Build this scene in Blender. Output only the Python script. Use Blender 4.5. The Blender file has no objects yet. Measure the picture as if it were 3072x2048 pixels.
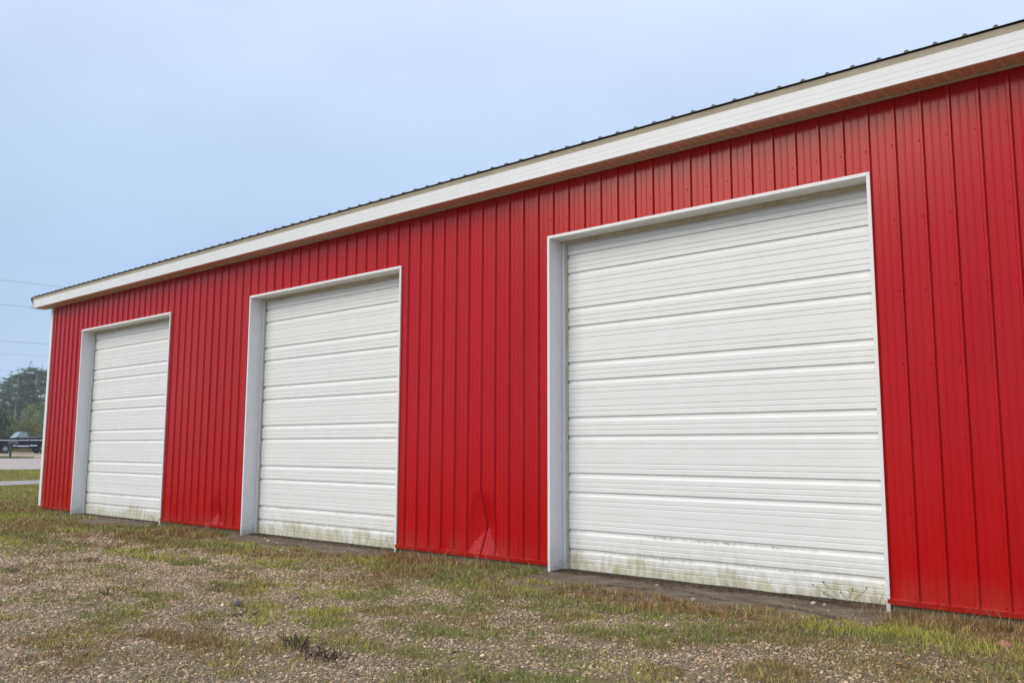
import bpy, bmesh, math, random
import numpy as np
from mathutils import Matrix, Vector

random.seed(7)
rng = np.random.default_rng(11)
SC = bpy.context.scene
COL = SC.collection

# ------------------------------------------------------------------ camera
CAM = Vector((6.2402, -7.9181, 1.3538))
YAW, PIT, ROL = 0.717139, 0.123070, 0.003402
cam_d = bpy.data.cameras.new('camera')
cam_d.sensor_width = 36.0
cam_d.lens = 2623.457 / 3072 * 36
cam_d.clip_start = 0.1
cam_d.clip_end = 3000
cam = bpy.data.objects.new('camera', cam_d)
fw = Vector((-math.sin(YAW) * math.cos(PIT), math.cos(YAW) * math.cos(PIT), math.sin(PIT)))
rt = Vector((math.cos(YAW), math.sin(YAW), 0))
up = rt.cross(fw)
r2 = rt * math.cos(ROL) + up * math.sin(ROL)
u2 = up * math.cos(ROL) - rt * math.sin(ROL)
m3 = Matrix((r2, u2, -fw)).transposed()
cam.matrix_world = Matrix.Translation(CAM) @ m3.to_4x4()
COL.objects.link(cam)
SC.camera = cam

# ------------------------------------------------------------------ sky, sun, exposure
SUN_DIR = Vector((-0.40, -0.75, 0.60)).normalized()      # towards the sun
elev = math.asin(SUN_DIR.z)
azim = math.atan2(SUN_DIR.x, SUN_DIR.y)
world = bpy.data.worlds.new('World')
SC.world = world
world.use_nodes = True
wn, wl = world.node_tree.nodes, world.node_tree.links
wn.clear()
w_out = wn.new('ShaderNodeOutputWorld')
w_bg = wn.new('ShaderNodeBackground')
w_sky = wn.new('ShaderNodeTexSky')
w_sky.sky_type = 'NISHITA'
w_sky.sun_disc = False
w_sky.sun_elevation = elev
w_sky.sun_rotation = azim
w_sky.air_density = 1.0
w_sky.dust_density = 3.0
w_tc = wn.new('ShaderNodeTexCoord')
w_sep = wn.new('ShaderNodeSeparateXYZ')
wl.new(w_tc.outputs['Generated'], w_sep.inputs[0])
w_ramp = wn.new('ShaderNodeValToRGB')
SKY = [(0.0, (.40, .505, .67)), (0.10, (.36, .475, .66)), (0.19, (.355, .475, .67)), (0.33, (.42, .53, .72)),
       (0.42, (.485, .578, .757)), (0.52, (.585, .66, .825)), (1.0, (.72, .77, .88))]
e = w_ramp.color_ramp.elements
e[0].position, e[0].color = SKY[0][0], (*SKY[0][1], 1)
e[1].position, e[1].color = SKY[-1][0], (*SKY[-1][1], 1)
for pos, c in SKY[1:-1]:
    q = e.new(pos)
    q.color = (*c, 1)
wl.new(w_sep.outputs['Z'], w_ramp.inputs['Fac'])
w_map = wn.new('ShaderNodeMapping')
w_map.inputs['Scale'].default_value = (1.0, 1.0, 2.2)
wl.new(w_tc.outputs['Generated'], w_map.inputs['Vector'])
w_noise = wn.new('ShaderNodeTexNoise')
w_noise.inputs['Scale'].default_value = 1.7
w_noise.inputs['Detail'].default_value = 4
w_noise.inputs['Roughness'].default_value = 0.5
wl.new(w_map.outputs[0], w_noise.inputs['Vector'])
w_mr = wn.new('ShaderNodeMapRange')
w_mr.inputs['From Min'].default_value = 0.3
w_mr.inputs['From Max'].default_value = 0.7
w_mr.inputs['To Min'].default_value = 0.90
w_mr.inputs['To Max'].default_value = 1.10
wl.new(w_noise.outputs['Fac'], w_mr.inputs['Value'])
w_mul = wn.new('ShaderNodeVectorMath')
w_mul.operation = 'SCALE'
wl.new(w_ramp.outputs['Color'], w_mul.inputs[0])
wl.new(w_mr.outputs[0], w_mul.inputs['Scale'])
w_ns = wn.new('ShaderNodeVectorMath')
w_ns.operation = 'SCALE'
w_ns.inputs['Scale'].default_value = 0.09
wl.new(w_sky.outputs[0], w_ns.inputs[0])
w_mix = wn.new('ShaderNodeMix')
w_mix.data_type = 'RGBA'
w_mix.inputs[0].default_value = 0.06            # thin clear-sky share behind the overcast
wl.new(w_mul.outputs[0], w_mix.inputs[6])
wl.new(w_ns.outputs[0], w_mix.inputs[7])
wl.new(w_mix.outputs[2], w_bg.inputs['Color'])
w_bg.inputs['Strength'].default_value = 1.0
wl.new(w_bg.outputs[0], w_out.inputs['Surface'])

sun_d = bpy.data.lights.new('sun', 'SUN')
sun_d.energy = 1.5
sun_d.angle = math.radians(42)
sun_d.color = (1.0, 0.91, 0.75)
sun = bpy.data.objects.new('sun', sun_d)
sun.rotation_euler = SUN_DIR.to_track_quat('Z', 'Y').to_euler()
COL.objects.link(sun)

SC.view_settings.view_transform = 'Standard'
SC.view_settings.look = 'None'
SC.view_settings.gamma = 1.0
SC.view_settings.use_curve_mapping = False
SC.view_settings.exposure = 0.46
SC.render.engine = 'CYCLES'
SC.cycles.use_denoising = True
SC.cycles.max_bounces = 5
SC.cycles.diffuse_bounces = 3
SC.cycles.glossy_bounces = 2
SC.cycles.volume_bounces = 0
SC.cycles.volume_step_rate = 5

# ------------------------------------------------------------------ helpers
def tag(o, label=None, cat=None, group=None, kind=None):
    if label: o['label'] = label
    if cat: o['category'] = cat
    if group: o['group'] = group
    if kind: o['kind'] = kind
    return o

def empty(name, loc=(0, 0, 0)):
    o = bpy.data.objects.new(name, None)
    o.location = loc
    o.empty_display_size = 0.2
    COL.objects.link(o)
    return o

def link(name, me, mat=None, parent=None, loc=None):
    if mat is not None and len(me.materials) == 0:
        me.materials.append(mat)
    o = bpy.data.objects.new(name, me)
    if loc is not None: o.location = loc
    if parent is not None: o.parent = parent
    COL.objects.link(o)
    return o

class MB:
    """collects verts/faces for ONE mesh"""
    def __init__(s):
        s.v, s.f, s.mi, s.cur = [], [], [], 0
    def add(s, vs, fs):
        o = len(s.v)
        s.v += [tuple(p) for p in vs]
        s.f += [tuple(o + i for i in f) for f in fs]
        s.mi += [s.cur] * len(fs)
    def box(s, x0, x1, y0, y1, z0, z1):
        s.add([(x0, y0, z0), (x1, y0, z0), (x1, y1, z0), (x0, y1, z0), (x0, y0, z1), (x1, y0, z1), (x1, y1, z1), (x0, y1, z1)],
              [(0, 3, 2, 1), (4, 5, 6, 7), (0, 1, 5, 4), (1, 2, 6, 5), (2, 3, 7, 6), (3, 0, 4, 7)])
    def prism(s, pts, a0, a1, axis='x'):
        """extrude closed polygon pts (two other coords) along axis"""
        n = len(pts)
        def mk(p, a):
            return (a, p[0], p[1]) if axis == 'x' else ((p[0], a, p[1]) if axis == 'y' else (p[0], p[1], a))
        vs = [mk(p, a0) for p in pts] + [mk(p, a1) for p in pts]
        fs = [(i, (i + 1) % n, n + (i + 1) % n, n + i) for i in range(n)]
        fs += [tuple(range(n - 1, -1, -1)), tuple(range(n, 2 * n))]
        s.add(vs, fs)
    def tube(s, pts, rad, n=8, cap=True):
        pts = [Vector(p) for p in pts]
        rr = rad if isinstance(rad, (list, tuple)) else [rad] * len(pts)
        o = len(s.v)
        vs, fs = [], []
        for i, p in enumerate(pts):
            t = (pts[min(i + 1, len(pts) - 1)] - pts[max(i - 1, 0)]).normalized()
            a = t.cross(Vector((0, 0, 1)))
            if a.length < 1e-3: a = t.cross(Vector((1, 0, 0)))
            a.normalize()
            b = t.cross(a)
            for k in range(n):
                an = 2 * math.pi * k / n
                vs.append(p + (a * math.cos(an) + b * math.sin(an)) * rr[i])
        for i in range(len(pts) - 1):
            for k in range(n):
                fs.append((i * n + k, i * n + (k + 1) % n, (i + 1) * n + (k + 1) % n, (i + 1) * n + k))
        if cap:
            fs.append(tuple(range(n - 1, -1, -1)))
            fs.append(tuple((len(pts) - 1) * n + k for k in range(n)))
        s.add(vs, fs)
    def lathe(s, prof, n=24, axis='y', c=(0, 0, 0)):
        """prof: list (radius, along) closed loop around axis"""
        vs, fs = [], []
        m = len(prof)
        for k in range(n):
            an = 2 * math.pi * k / n
            for r, a in prof:
                if axis == 'y': vs.append((c[0] + r * math.cos(an), c[1] + a, c[2] + r * math.sin(an)))
                else: vs.append((c[0] + r * math.cos(an), c[1] + r * math.sin(an), c[2] + a))
        for k in range(n):
            for j in range(m - 1):
                fs.append((k * m + j, k * m + j + 1, ((k + 1) % n) * m + j + 1, ((k + 1) % n) * m + j))
        s.add(vs, fs)
    def mesh(s, name, mats=None, smooth=False, fix=True, bevel=0, bevseg=1):
        me = bpy.data.meshes.new(name)
        me.from_pydata(s.v, [], s.f)
        if mats:
            for m in mats: me.materials.append(m)
            me.polygons.foreach_set('material_index', s.mi)
        if fix or bevel:
            bm = bmesh.new()
            bm.from_mesh(me)
            bmesh.ops.recalc_face_normals(bm, faces=bm.faces)
            if bevel:
                bmesh.ops.remove_doubles(bm, verts=bm.verts, dist=1e-5)
                ed = [x for x in bm.edges if len(x.link_faces) == 2 and x.calc_face_angle(0) > 0.5]
                bmesh.ops.bevel(bm, geom=ed, offset=bevel, segments=bevseg, affect='EDGES', clamp_overlap=True)
            bm.to_mesh(me)
            bm.free()
        if smooth:
            me.polygons.foreach_set('use_smooth', [True] * len(me.polygons))
        me.update()
        return me
    def build(s, name, mat, parent=None, loc=None, **k):
        mats = mat if isinstance(mat, (list, tuple)) else [mat]
        return link(name, s.mesh(name, mats, **k), None, parent, loc)

def np_mesh(name, V, F, smooth=False):
    """V (n,3), F (m,k) all same k"""
    me = bpy.data.meshes.new(name)
    me.vertices.add(len(V))
    me.vertices.foreach_set('co', np.ascontiguousarray(V, np.float32).ravel())
    k = F.shape[1]
    me.loops.add(F.size)
    me.loops.foreach_set('vertex_index', np.ascontiguousarray(F, np.int32).ravel())
    me.polygons.add(len(F))
    me.polygons.foreach_set('loop_start', np.arange(0, F.size, k, dtype=np.int32))
    me.polygons.foreach_set('loop_total', np.full(len(F), k, np.int32))
    if smooth: me.polygons.foreach_set('use_smooth', np.ones(len(F), bool))
    me.update(calc_edges=True)
    return me

def vnoise(x, y, seed=0, oct=4, pers=0.5):
    """numpy value noise, about 0..1"""
    x = np.asarray(x, float); y = np.asarray(y, float)
    def h(ix, iy, s):
        n = (ix * 374761393 + iy * 668265263 + s * 974634777) & 0x7fffffff
        n = ((n ^ (n >> 13)) * 1274126177) & 0x7fffffff
        return ((n ^ (n >> 16)) & 0xffff) / 65535.0
    tot = np.zeros_like(x); amp = 1.0; norm = 0
    for o in range(oct):
        fx, fy = x * 2**o, y * 2**o
        ix, iy = np.floor(fx).astype(np.int64), np.floor(fy).astype(np.int64)
        tx, ty = fx - ix, fy - iy
        tx = tx * tx * (3 - 2 * tx); ty = ty * ty * (3 - 2 * ty)
        a, b = h(ix, iy, seed + o), h(ix + 1, iy, seed + o)
        c, d = h(ix, iy + 1, seed + o), h(ix + 1, iy + 1, seed + o)
        tot += amp * ((a * (1 - tx) + b * tx) * (1 - ty) + (c * (1 - tx) + d * tx) * ty)
        norm += amp; amp *= pers
    return tot / norm

def sstep(a, b, x):
    t = np.clip((np.asarray(x, float) - a) / (b - a), 0, 1)
    return t * t * (3 - 2 * t)

# ------------------------------------------------------------------ materials
def mat(name, base=(.5, .5, .5), rough=.6, spec=.5, metal=0.0):
    m = bpy.data.materials.new(name)
    m.use_nodes = True
    b = m.node_tree.nodes['Principled BSDF']
    b.inputs['Base Color'].default_value = (*base, 1)
    b.inputs['Roughness'].default_value = rough
    b.inputs['Specular IOR Level'].default_value = spec
    b.inputs['Metallic'].default_value = metal
    return m

class N:
    def __init__(s, m):
        s.m = m; s.t = m.node_tree; s.n = s.t.nodes; s.l = s.t.links
        s.b = s.n['Principled BSDF']
    def __call__(s, typ, ins=None, **props):
        x = s.n.new('ShaderNode' + typ)
        for k, v in props.items(): setattr(x, k, v)
        for k, v in (ins or {}).items():
            if isinstance(v, bpy.types.NodeSocket): s.l.new(v, x.inputs[k])
            else: x.inputs[k].default_value = v
        return x
    def pos(s): return s('NewGeometry').outputs['Position']
    def math(s, op, a, b=0.0, c=None):
        x = s.n.new('ShaderNodeMath'); x.operation = op
        for i, v in enumerate((a, b, c)):
            if v is None: continue
            if isinstance(v, bpy.types.NodeSocket): s.l.new(v, x.inputs[i])
            else: x.inputs[i].default_value = v
        return x.outputs[0]
    def mr(s, v, a, b, c=0.0, d=1.0, smooth=False):
        x = s('MapRange', {'Value': v, 'From Min': a, 'From Max': b, 'To Min': c, 'To Max': d})
        if smooth: x.interpolation_type = 'SMOOTHSTEP'
        return x.outputs[0]
    def mix(s, f, a, b, blend='MIX'):
        x = s.n.new('ShaderNodeMix'); x.data_type = 'RGBA'; x.blend_type = blend
        for i, v in ((0, f), (6, a), (7, b)):
            if isinstance(v, bpy.types.NodeSocket): s.l.new(v, x.inputs[i])
            else: x.inputs[i].default_value = v if i == 0 else ((*v, 1) if len(v) == 3 else v)
        return x.outputs[2]
    def noise(s, vec, scale, detail=4, rough=.5, mapscale=None):
        if mapscale:
            vec = s('Mapping', {'Vector': vec, 'Scale': mapscale}).outputs[0]
        return s('TexNoise', {'Vector': vec, 'Scale': scale, 'Detail': detail, 'Roughness': rough}).outputs['Fac']
    def bump(s, h, strength=.3, dist=.01):
        b = s('Bump', {'Height': h, 'Strength': strength, 'Distance': dist})
        s.l.new(b.outputs[0], s.b.inputs['Normal'])
    def base(s, c): s.l.new(c, s.b.inputs['Base Color'])
    def rough(s, r): s.l.new(r, s.b.inputs['Roughness'])
    def sep(s, v):
        return s('SeparateXYZ', {0: v}).outputs

# red painted steel siding
M_RED = mat('red_steel', (.5, .002, .002), .20, .30)
k = N(M_RED); P_ = k.pos()
n1 = k.noise(P_, 3.0, 3, .5, (1, 1, .25))
n2 = k.noise(P_, 14.0, 4, .6, (3, 3, .5))
oi = k('ObjectInfo').outputs['Random']
c = k.mix(k.mr(n1, .3, .7), (.45, .001, .001), (.505, .0015, .0015))
c = k.mix(k.mr(oi, 0, 1, 0, .35), c, (.545, .002, .002))
refl_stk = k.noise(P_, 30.0, 3, .6, (1.6, 1.6, .02))
c = k.mix(k.mr(refl_stk, .3, .7, 0, .22), c, (.36, .002, .002))  # vertical reflection streaks painted in as darker red
fade = k.noise(P_, .9, 4, .6, (1, 1, .5))
c = k.mix(k.mr(fade, .42, .72, 0, .16), c, (.56, .035, .03))
z = k.sep(P_)['Z']
dust = k.math('MULTIPLY', k.mr(z, .08, .40, 1, 0, True), k.mr(n1, .35, .75))
c = k.mix(k.math('MULTIPLY', dust, .30), c, (.33, .14, .09))
k.base(c)
k.bump(k.noise(P_, 1.6, 1, .4, (1, 1, .25)), .10, .02)

def white_mat(name, base, rough, stain=False, algae=0.0):
    m = mat(name, base, rough, .4)
    k = N(m); P_ = k.pos()
    n = k.noise(P_, 5.0, 5, .6)
    c = k.mix(k.mr(n, .35, .75), base, tuple(x * q for x, q in zip(base, (.955, .955, .945))))
    z = k.sep(P_)['Z']
    if stain:
        # dirt splashed up from the ground
        sp = k.noise(P_, 60.0, 3, .6)
        a = k.math('MULTIPLY', k.mr(z, .03, .40, 1, 0, True), k.mr(sp, .52, .68))
        c = k.mix(k.math('MULTIPLY', a, .75), c, (.22, .20, .13))
        b = k.math('MULTIPLY', k.mr(z, 0, .16, 1, 0, True), k.mr(k.noise(P_, 9, 4), .35, .6))
        c = k.mix(k.math('MULTIPLY', b, .55), c, (.40, .37, .25))
    if algae:
        st = k.noise(P_, 13.0, 6, .7, (1.0, 1, .35))
        bl = k.noise(P_, 1.7, 5, .65, (1, 1, .6))
        lev = k.math('ADD', z, k.mr(bl, .25, .75, .14, -.22))
        a = k.math('MULTIPLY', k.mr(lev, .02, .17, 1, 0, True), k.mr(st, .28, .60))
        c = k.mix(k.math('MULTIPLY', a, .75 * algae), c, (.42, .37, .17))
        a2 = k.math('MULTIPLY', k.mr(lev, .10, .42, 1, 0, True), k.mr(st, .38, .78))
        c = k.mix(k.math('MULTIPLY', a2, .5 * algae), c, (.42, .40, .25))
        sp = k.noise(P_, 45.0, 4, .75)
        a3 = k.math('MULTIPLY', k.mr(z, .25, .50, 1, 0, True), k.mr(sp, .645, .70))
        c = k.mix(k.math('MULTIPLY', a3, .7), c, (.06, .06, .04))
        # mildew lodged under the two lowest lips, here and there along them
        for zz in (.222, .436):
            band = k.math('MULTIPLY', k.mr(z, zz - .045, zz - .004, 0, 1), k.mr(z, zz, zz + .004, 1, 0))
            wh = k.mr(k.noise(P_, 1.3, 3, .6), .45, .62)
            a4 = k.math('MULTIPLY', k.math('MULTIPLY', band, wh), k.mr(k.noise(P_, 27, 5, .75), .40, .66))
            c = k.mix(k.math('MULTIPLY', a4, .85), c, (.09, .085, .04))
    k.base(c)
    k.bump(k.noise(P_, 1.5, 1, .4), .05, .01)
    return m
M_TRIM = white_mat('white_trim', (.835, .84, .83), .42, stain=True)
M_FASCIA = white_mat('white_fascia', (.80, .81, .81), .40)
M_DOOR = white_mat('white_door_steel', (.835, .835, .815), .40, algae=1.0)
M_STOP = mat('tan_door_stop', (.60, .51, .36), .6)
k = N(M_STOP); k.base(k.mix(k.mr(k.noise(k.pos(), 7, 5, .6), .35, .7), (.63, .55, .41), (.46, .37, .24)))
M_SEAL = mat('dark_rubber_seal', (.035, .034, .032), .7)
M_TAN = mat('tan_channel', (.66, .55, .42), .5)
M_DRIP = mat('tan_drip_edge', (.60, .49, .34), .45)
k = N(M_DRIP); k.base(k.mix(k.mr(k.noise(k.pos(), 4, 5, .6), .3, .7), (.70, .62, .49), (.60, .51, .38)))
M_ROOF = mat('dark_roof_steel', (.055, .052, .045), .45)
k = N(M_ROOF); k.base(k.mix(k.noise(k.pos(), 6, 4), (.06, .056, .05), (.11, .10, .085)))
M_SOF = mat('vented_soffit', (.58, .47, .40), .5)
k = N(M_SOF); P_ = k.pos(); sx = k.sep(P_)
# perforation slots across each vented strip (flat print-size holes)
ph = k.math('FRACT', k.math('DIVIDE', k.math('ADD', sx['X'], 20.0), .105))
vent = k.math('MULTIPLY', k.mr(ph, .13, .15), k.mr(ph, .80, .82, 1, 0))
w1 = k.math('SINE', k.math('MULTIPLY', k.math('ADD', sx['X'], k.math('MULTIPLY', sx['Y'], .2)), 2 * math.pi / .0125))
w2 = k.math('SINE', k.math('MULTIPLY', sx['Y'], 2 * math.pi / .022))
hole = k.math('MULTIPLY', k.mr(w1, -.1, .35), k.mr(w2, -.75, -.5))
k.base(k.mix(k.math('MULTIPLY', k.math('MULTIPLY', hole, vent), .8), (.86, .61, .47), (.08, .06, .05)))
M_WOOD = mat('treated_skirt_board', (.16, .13, .09), .85)
k = N(M_WOOD); k.base(k.mix(k.noise(k.pos(), 5, 5, .6, (1, 1, 6)), (.10, .08, .055), (.22, .18, .12)))
M_INNER = mat('wall_core', (.20, .16, .12), .9)

# ------------------------------------------------------------------ terrain
CX, CY = 6.2402, -7.9181
UX, UY = -0.9471, 0.3209           # towards the far lane
RX, RY = 0.3209, 0.9471            # to the right, seen that way
P = 0.2286
DOORS = [(-55.96 * P, -39.4 * P), (-27.95 * P, -11.66 * P), (-.41 * P, 15.92 * P)]

def dist_u(x, y): return (np.asarray(x) - CX) * UX + (np.asarray(y) - CY) * UY
def side_u(x, y): return (np.asarray(x) - CX) * RX + (np.asarray(y) - CY) * RY

def apron_mask(x, y):
    x = np.asarray(x, float); y = np.asarray(y, float)
    r = np.zeros_like(x)
    for a, b in DOORS:
        edge = -.50 + .26 * (vnoise(x * 1.7, y * 0 + a, 5, 4) - .5) * 2
        inx = sstep(a - .10, a + .05, x) * sstep(b + .10, b - .05, x)
        r = np.maximum(r, inx * sstep(edge - .06, edge + .06, y))
    return r

def gz(x, y):
    x = np.asarray(x, float); y = np.asarray(y, float)
    d = dist_u(x, y)
    t = (d - 22) / 3.0
    z = 0.0133 * 3.0 * np.log1p(np.exp(np.clip(t, -30, 30)))
    z = np.where(t > 30, 0.0133 * (d - 22), z)
    near = sstep(60, 30, np.hypot(x, y))
    z = z + near * (.05 * (vnoise(x * .45, y * .45, 31, 3) - .5) + .022 * (vnoise(x * 2.2, y * 2.2, 33, 3) - .5)) * sstep(.2, -1.0, y)
    z = z - .02 - .055 * sstep(-.95, -.85, y) * np.maximum(*(sstep(d_[0] - .12, d_[0] - .02, x) * sstep(d_[1] + .12, d_[1] + .02, x) for d_ in DOORS[:2])) - .055 * sstep(-.95, -.85, y) * sstep(DOORS[2][0] - .12, DOORS[2][0] - .02, x) * sstep(DOORS[2][1] + .12, DOORS[2][1] + .02, x)
    z = np.where(y > -.0, np.minimum(z, np.where((x > -14.3) & (x < 14) & (y < 12), -.09, z)), z)
    return z

def grass_mask(x, y):
    """0..1 how grassy the yard is"""
    x = np.asarray(x, float); y = np.asarray(y, float)
    n1 = vnoise(x * .55 + 3, y * .8, 41, 4)
    n2 = vnoise(x * 2.4, y * 2.9, 47, 3)
    n3 = vnoise(x * .25, y * .6 + 9, 53, 3)
    n4 = vnoise(x * 1.1 + 20, y * 1.5, 57, 4)
    band = sstep(-2.5, -1.2, y + 1.0 * (n1 - .5)) * .45 + sstep(-1.75, -.85, y + 1.2 * (n1 - .5)) * .6
    left = sstep(-6.5, -11.5, x + .9 * y + 4 * (n1 - .5))
    patch = sstep(.33, .66, n4 * .45 + n2 * .55) * .70
    corner = sstep(2.4, 0, np.hypot(x - 5.4, (y + 1.7) * 1.1)) * .85
    bare = sstep(.52, .66, n3) * sstep(-.7, -1.4, y)
    g = np.clip(np.maximum(np.maximum(band, left), np.maximum(patch, corner)) - .34 * bare * (1 - left), 0, 1)
    g = g * (.55 + .45 * sstep(.32, .52, n2))
    return np.clip(g * (1 - apron_mask(x, y)), 0, 1)

def axis(segs):
    out = []
    for a, b, st in segs: out += list(np.arange(a, b - 1e-6, st))
    out.append(segs[-1][1])
    return np.array(out)
ax = axis([(-900, -300, 60), (-300, -120, 12), (-120, -40, 3), (-40, -18, .6), (-18, 10.5, .11), (10.5, 40, 2), (40, 300, 26)])
ay = axis([(-300, -60, 24), (-60, -12, 3), (-12, -9.8, .5), (-9.8, .4, .11), (.4, 16, .7), (16, 60, 2.5), (60, 200, 10), (200, 700, 50)])
GX, GY = np.meshgrid(ax, ay)
V = np.stack([GX.ravel(), GY.ravel(), gz(GX, GY).ravel()], 1)
nx, ny = len(ax), len(ay)
idx = np.arange(nx * ny).reshape(ny, nx)
F = np.stack([idx[:-1, :-1], idx[:-1, 1:], idx[1:, 1:], idx[1:, :-1]], -1).reshape(-1, 4)
me = np_mesh('ground', V, F, True)
gm = grass_mask(V[:, 0], V[:, 1])
lawn = np.clip(sstep(16, 19.5, dist_u(V[:, 0], V[:, 1])) + sstep(-12, -15, V[:, 0]), 0, 1)
gm = np.maximum(gm, lawn)
at = me.attributes.new('grassy', 'FLOAT', 'POINT')
at.data.foreach_set('value', gm.astype(np.float32))

M_GROUND = mat('gravel_and_soil', (.2, .17, .13), .95, .2)
k = N(M_GROUND); P_ = k.pos()
ga = k('Attribute', attribute_name='grassy').outputs['Fac']
vo = k('TexVoronoi', {'Vector': P_, 'Scale': 42.0}, feature='F1')
vc = k.sep(vo.outputs['Color'])['X']
peb = k.mix(vc, (.20, .16, .12), (.56, .46, .36))
peb = k.mix(k.mr(vo.outputs['Distance'], .25, .65), peb, (.06, .05, .04))
soil = k.mix(k.noise(P_, 9, 6, .65), (.12, .094, .062), (.27, .215, .145))
c = k.mix(k.mr(k.noise(P_, 3, 5, .6), .35, .65, .15, .75), peb, soil)
tur = k.mix(k.noise(P_, 4.5, 6, .7), (.12, .10, .042), (.22, .19, .075))
tur = k.mix(k.mr(k.noise(P_, .45, 5, .65), .4, .65), tur, (.13, .105, .048))
# mown lawn by the lane: yellow-green and straw patches
lw = k.mix(k.mr(k.noise(P_, .8, 6, .7), .3, .7), (.23, .225, .055), (.29, .22, .08))
dU = k.math('ADD', k.math('MULTIPLY', k.math('SUBTRACT', k.sep(P_)['X'], CX), UX), k.math('MULTIPLY', k.math('SUBTRACT', k.sep(P_)['Y'], CY), UY))
tur = k.mix(k.mr(dU, 22, 30), tur, lw)
# forest floor
tur = k.mix(k.mr(dU, 92, 110), tur, k.mix(k.noise(P_, .3, 5, .7), (.05, .06, .025), (.10, .09, .04)))
c = k.mix(ga, c, tur)
k.base(c)
k.bump(k.math('ADD', k.math('MULTIPLY', vo.outputs['Distance'], -.6), k.noise(P_, 30, 4, .7)), .7, .02)
ground = link('ground', me, M_GROUND)
tag(ground, kind='structure')

# lane, dirt shoulder, footpath: strips across the far field
def fpt(d, s, dz=0.0):
    x = CX + d * UX + s * RX; y = CY + d * UY + s * RY
    return (x, y, float(gz(x, y)) + dz)
def strip(name, d0f, d1f, s0, s1, step, material, dz, nacross=3):
    ss = np.arange(s0, s1 + 1e-6, step)
    vs, fs = [], []
    for s in ss:
        a, b = d0f(s), d1f(s)
        for j in range(nacross):
            vs.append(fpt(a + (b - a) * j / (nacross - 1), s, dz))
    for i in range(len(ss) - 1):
        for j in range(nacross - 1):
            fs.append((i * nacross + j, i * nacross + j + 1, (i + 1) * nacross + j + 1, (i + 1) * nacross + j))
    q = MB(); q.add(vs, fs)
    o = q.build(name, material, fix=False)
    tag(o, kind='structure')
    return o
def fac_noise_mat(name, a, b, sc, rough=.9):
    m = mat(name, a, rough, .25)
    k = N(m); P_ = k.pos()
    c = k.mix(k.mr(k.noise(P_, sc, 6, .65), .3, .7), a, b)
    c = k.mix(k.math('MULTIPLY', k.noise(P_, sc * 22, 3, .6), .35), c, tuple(x * .7 for x in a))
    k.base(c)
    k.bump(k.noise(P_, 25, 3), .3, .01)
    return m
M_ROAD = fac_noise_mat('pale_chip_seal', (.42, .36, .32), (.50, .44, .39), .35)
M_DIRT = fac_noise_mat('sandy_shoulder', (.36, .27, .19), (.45, .35, .26), .5)
M_CONC = fac_noise_mat('old_concrete', (.33, .30, .28), (.42, .39, .37), 1.2)
wob = lambda s, a, f: a * math.sin(s * f + 1.3) + .4 * a * math.sin(s * f * 2.7)
strip('road', lambda s: 48.3 + wob(s, .12, .5), lambda s: 70.9 - .15 * s + wob(s, .2, .4), -120, 160, 2, M_ROAD, .012, 9)
strip('dirt_shoulder', lambda s: 75.5 - 2.6 * max(0, min(1, s / 2.2)) + wob(s, .25, .7), lambda s: 97 + wob(s, .8, .3), -60, 120, 1, M_DIRT, .008, 9)
strip('footpath', lambda s: 32.9 + wob(s, .06, 1.1) + .75 * s, lambda s: 36.1 + wob(s, .06, .9) + .45 * s, -40, 9, .5, M_CONC, .02, 5)
# concrete slab along the end wall
q = MB(); q.box(-16.3, -14.42, .35, 5.5, -.3, .012)
tag(q.build('concrete_pad', M_CONC, bevel=.01), kind='structure')

# aprons
M_APRON = mat('weathered_apron', (.16, .13, .105), .92, .25)
k = N(M_APRON); P_ = k.pos()
c = k.mix(k.mr(k.noise(P_, 3.2, 6, .7, (1, 2, 1)), .3, .7), (.070, .050, .034), (.25, .20, .15))
c = k.mix(k.mr(k.noise(P_, 16, 5, .7), .55, .75), c, (.11, .085, .04))
k.base(c)
k.bump(k.noise(P_, 40, 5, .7), .5, .01)
for a, b in DOORS:
    q = MB()
    n = 40
    vs, fs = [], []
    rows = [.40, .15, -.1, -.35, -.55, -.72, -.80]
    for i in range(n + 1):
        x = a - .06 + (b - a + .12) * i / n
        for j, y in enumerate(rows):
            yy = y - (.07 * (float(vnoise(x * 3, a, 3, 3)) - .5) if j >= 4 else 0)
            z = -.004 - .03 * max(0, .1 - y) / .8 + .006 * (float(vnoise(x * 2, y * 3, 9, 3)) - .5)
            if j == len(rows) - 1: z -= .12
            vs.append((x, yy, z))
    m = len(rows)
    for i in range(n):
        for j in range(m - 1):
            fs.append((i * m + j, i * m + j + 1, (i + 1) * m + j + 1, (i + 1) * m + j))
    q.add(vs, fs)
    tag(q.build('concrete_apron', M_APRON, fix=True, smooth=True), kind='structure')

# ------------------------------------------------------------------ the barn
barn = empty('barn', (-.2, 6, 0))
tag(barn, 'long red ribbed steel barn with three white overhead doors', 'barn')
BL = Vector((-.2, 6, 0))
def bpart(q, name, m, parent=None, **k):
    """part given in world coordinates, parented to the barn"""
    par = parent or barn
    o = q.build(name, m, par, **k)
    o.matrix_parent_inverse = Matrix.Identity(4)
    off = BL if parent is None else Vector((0, 0, 0))
    if parent is None: o.location = -BL
    return o
XL, XR = -14.44, 14.0
ZB, ZT = .075, 4.525
RIBH = .022
OPZ = 3.851                       # top of the opening cut in the siding

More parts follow.
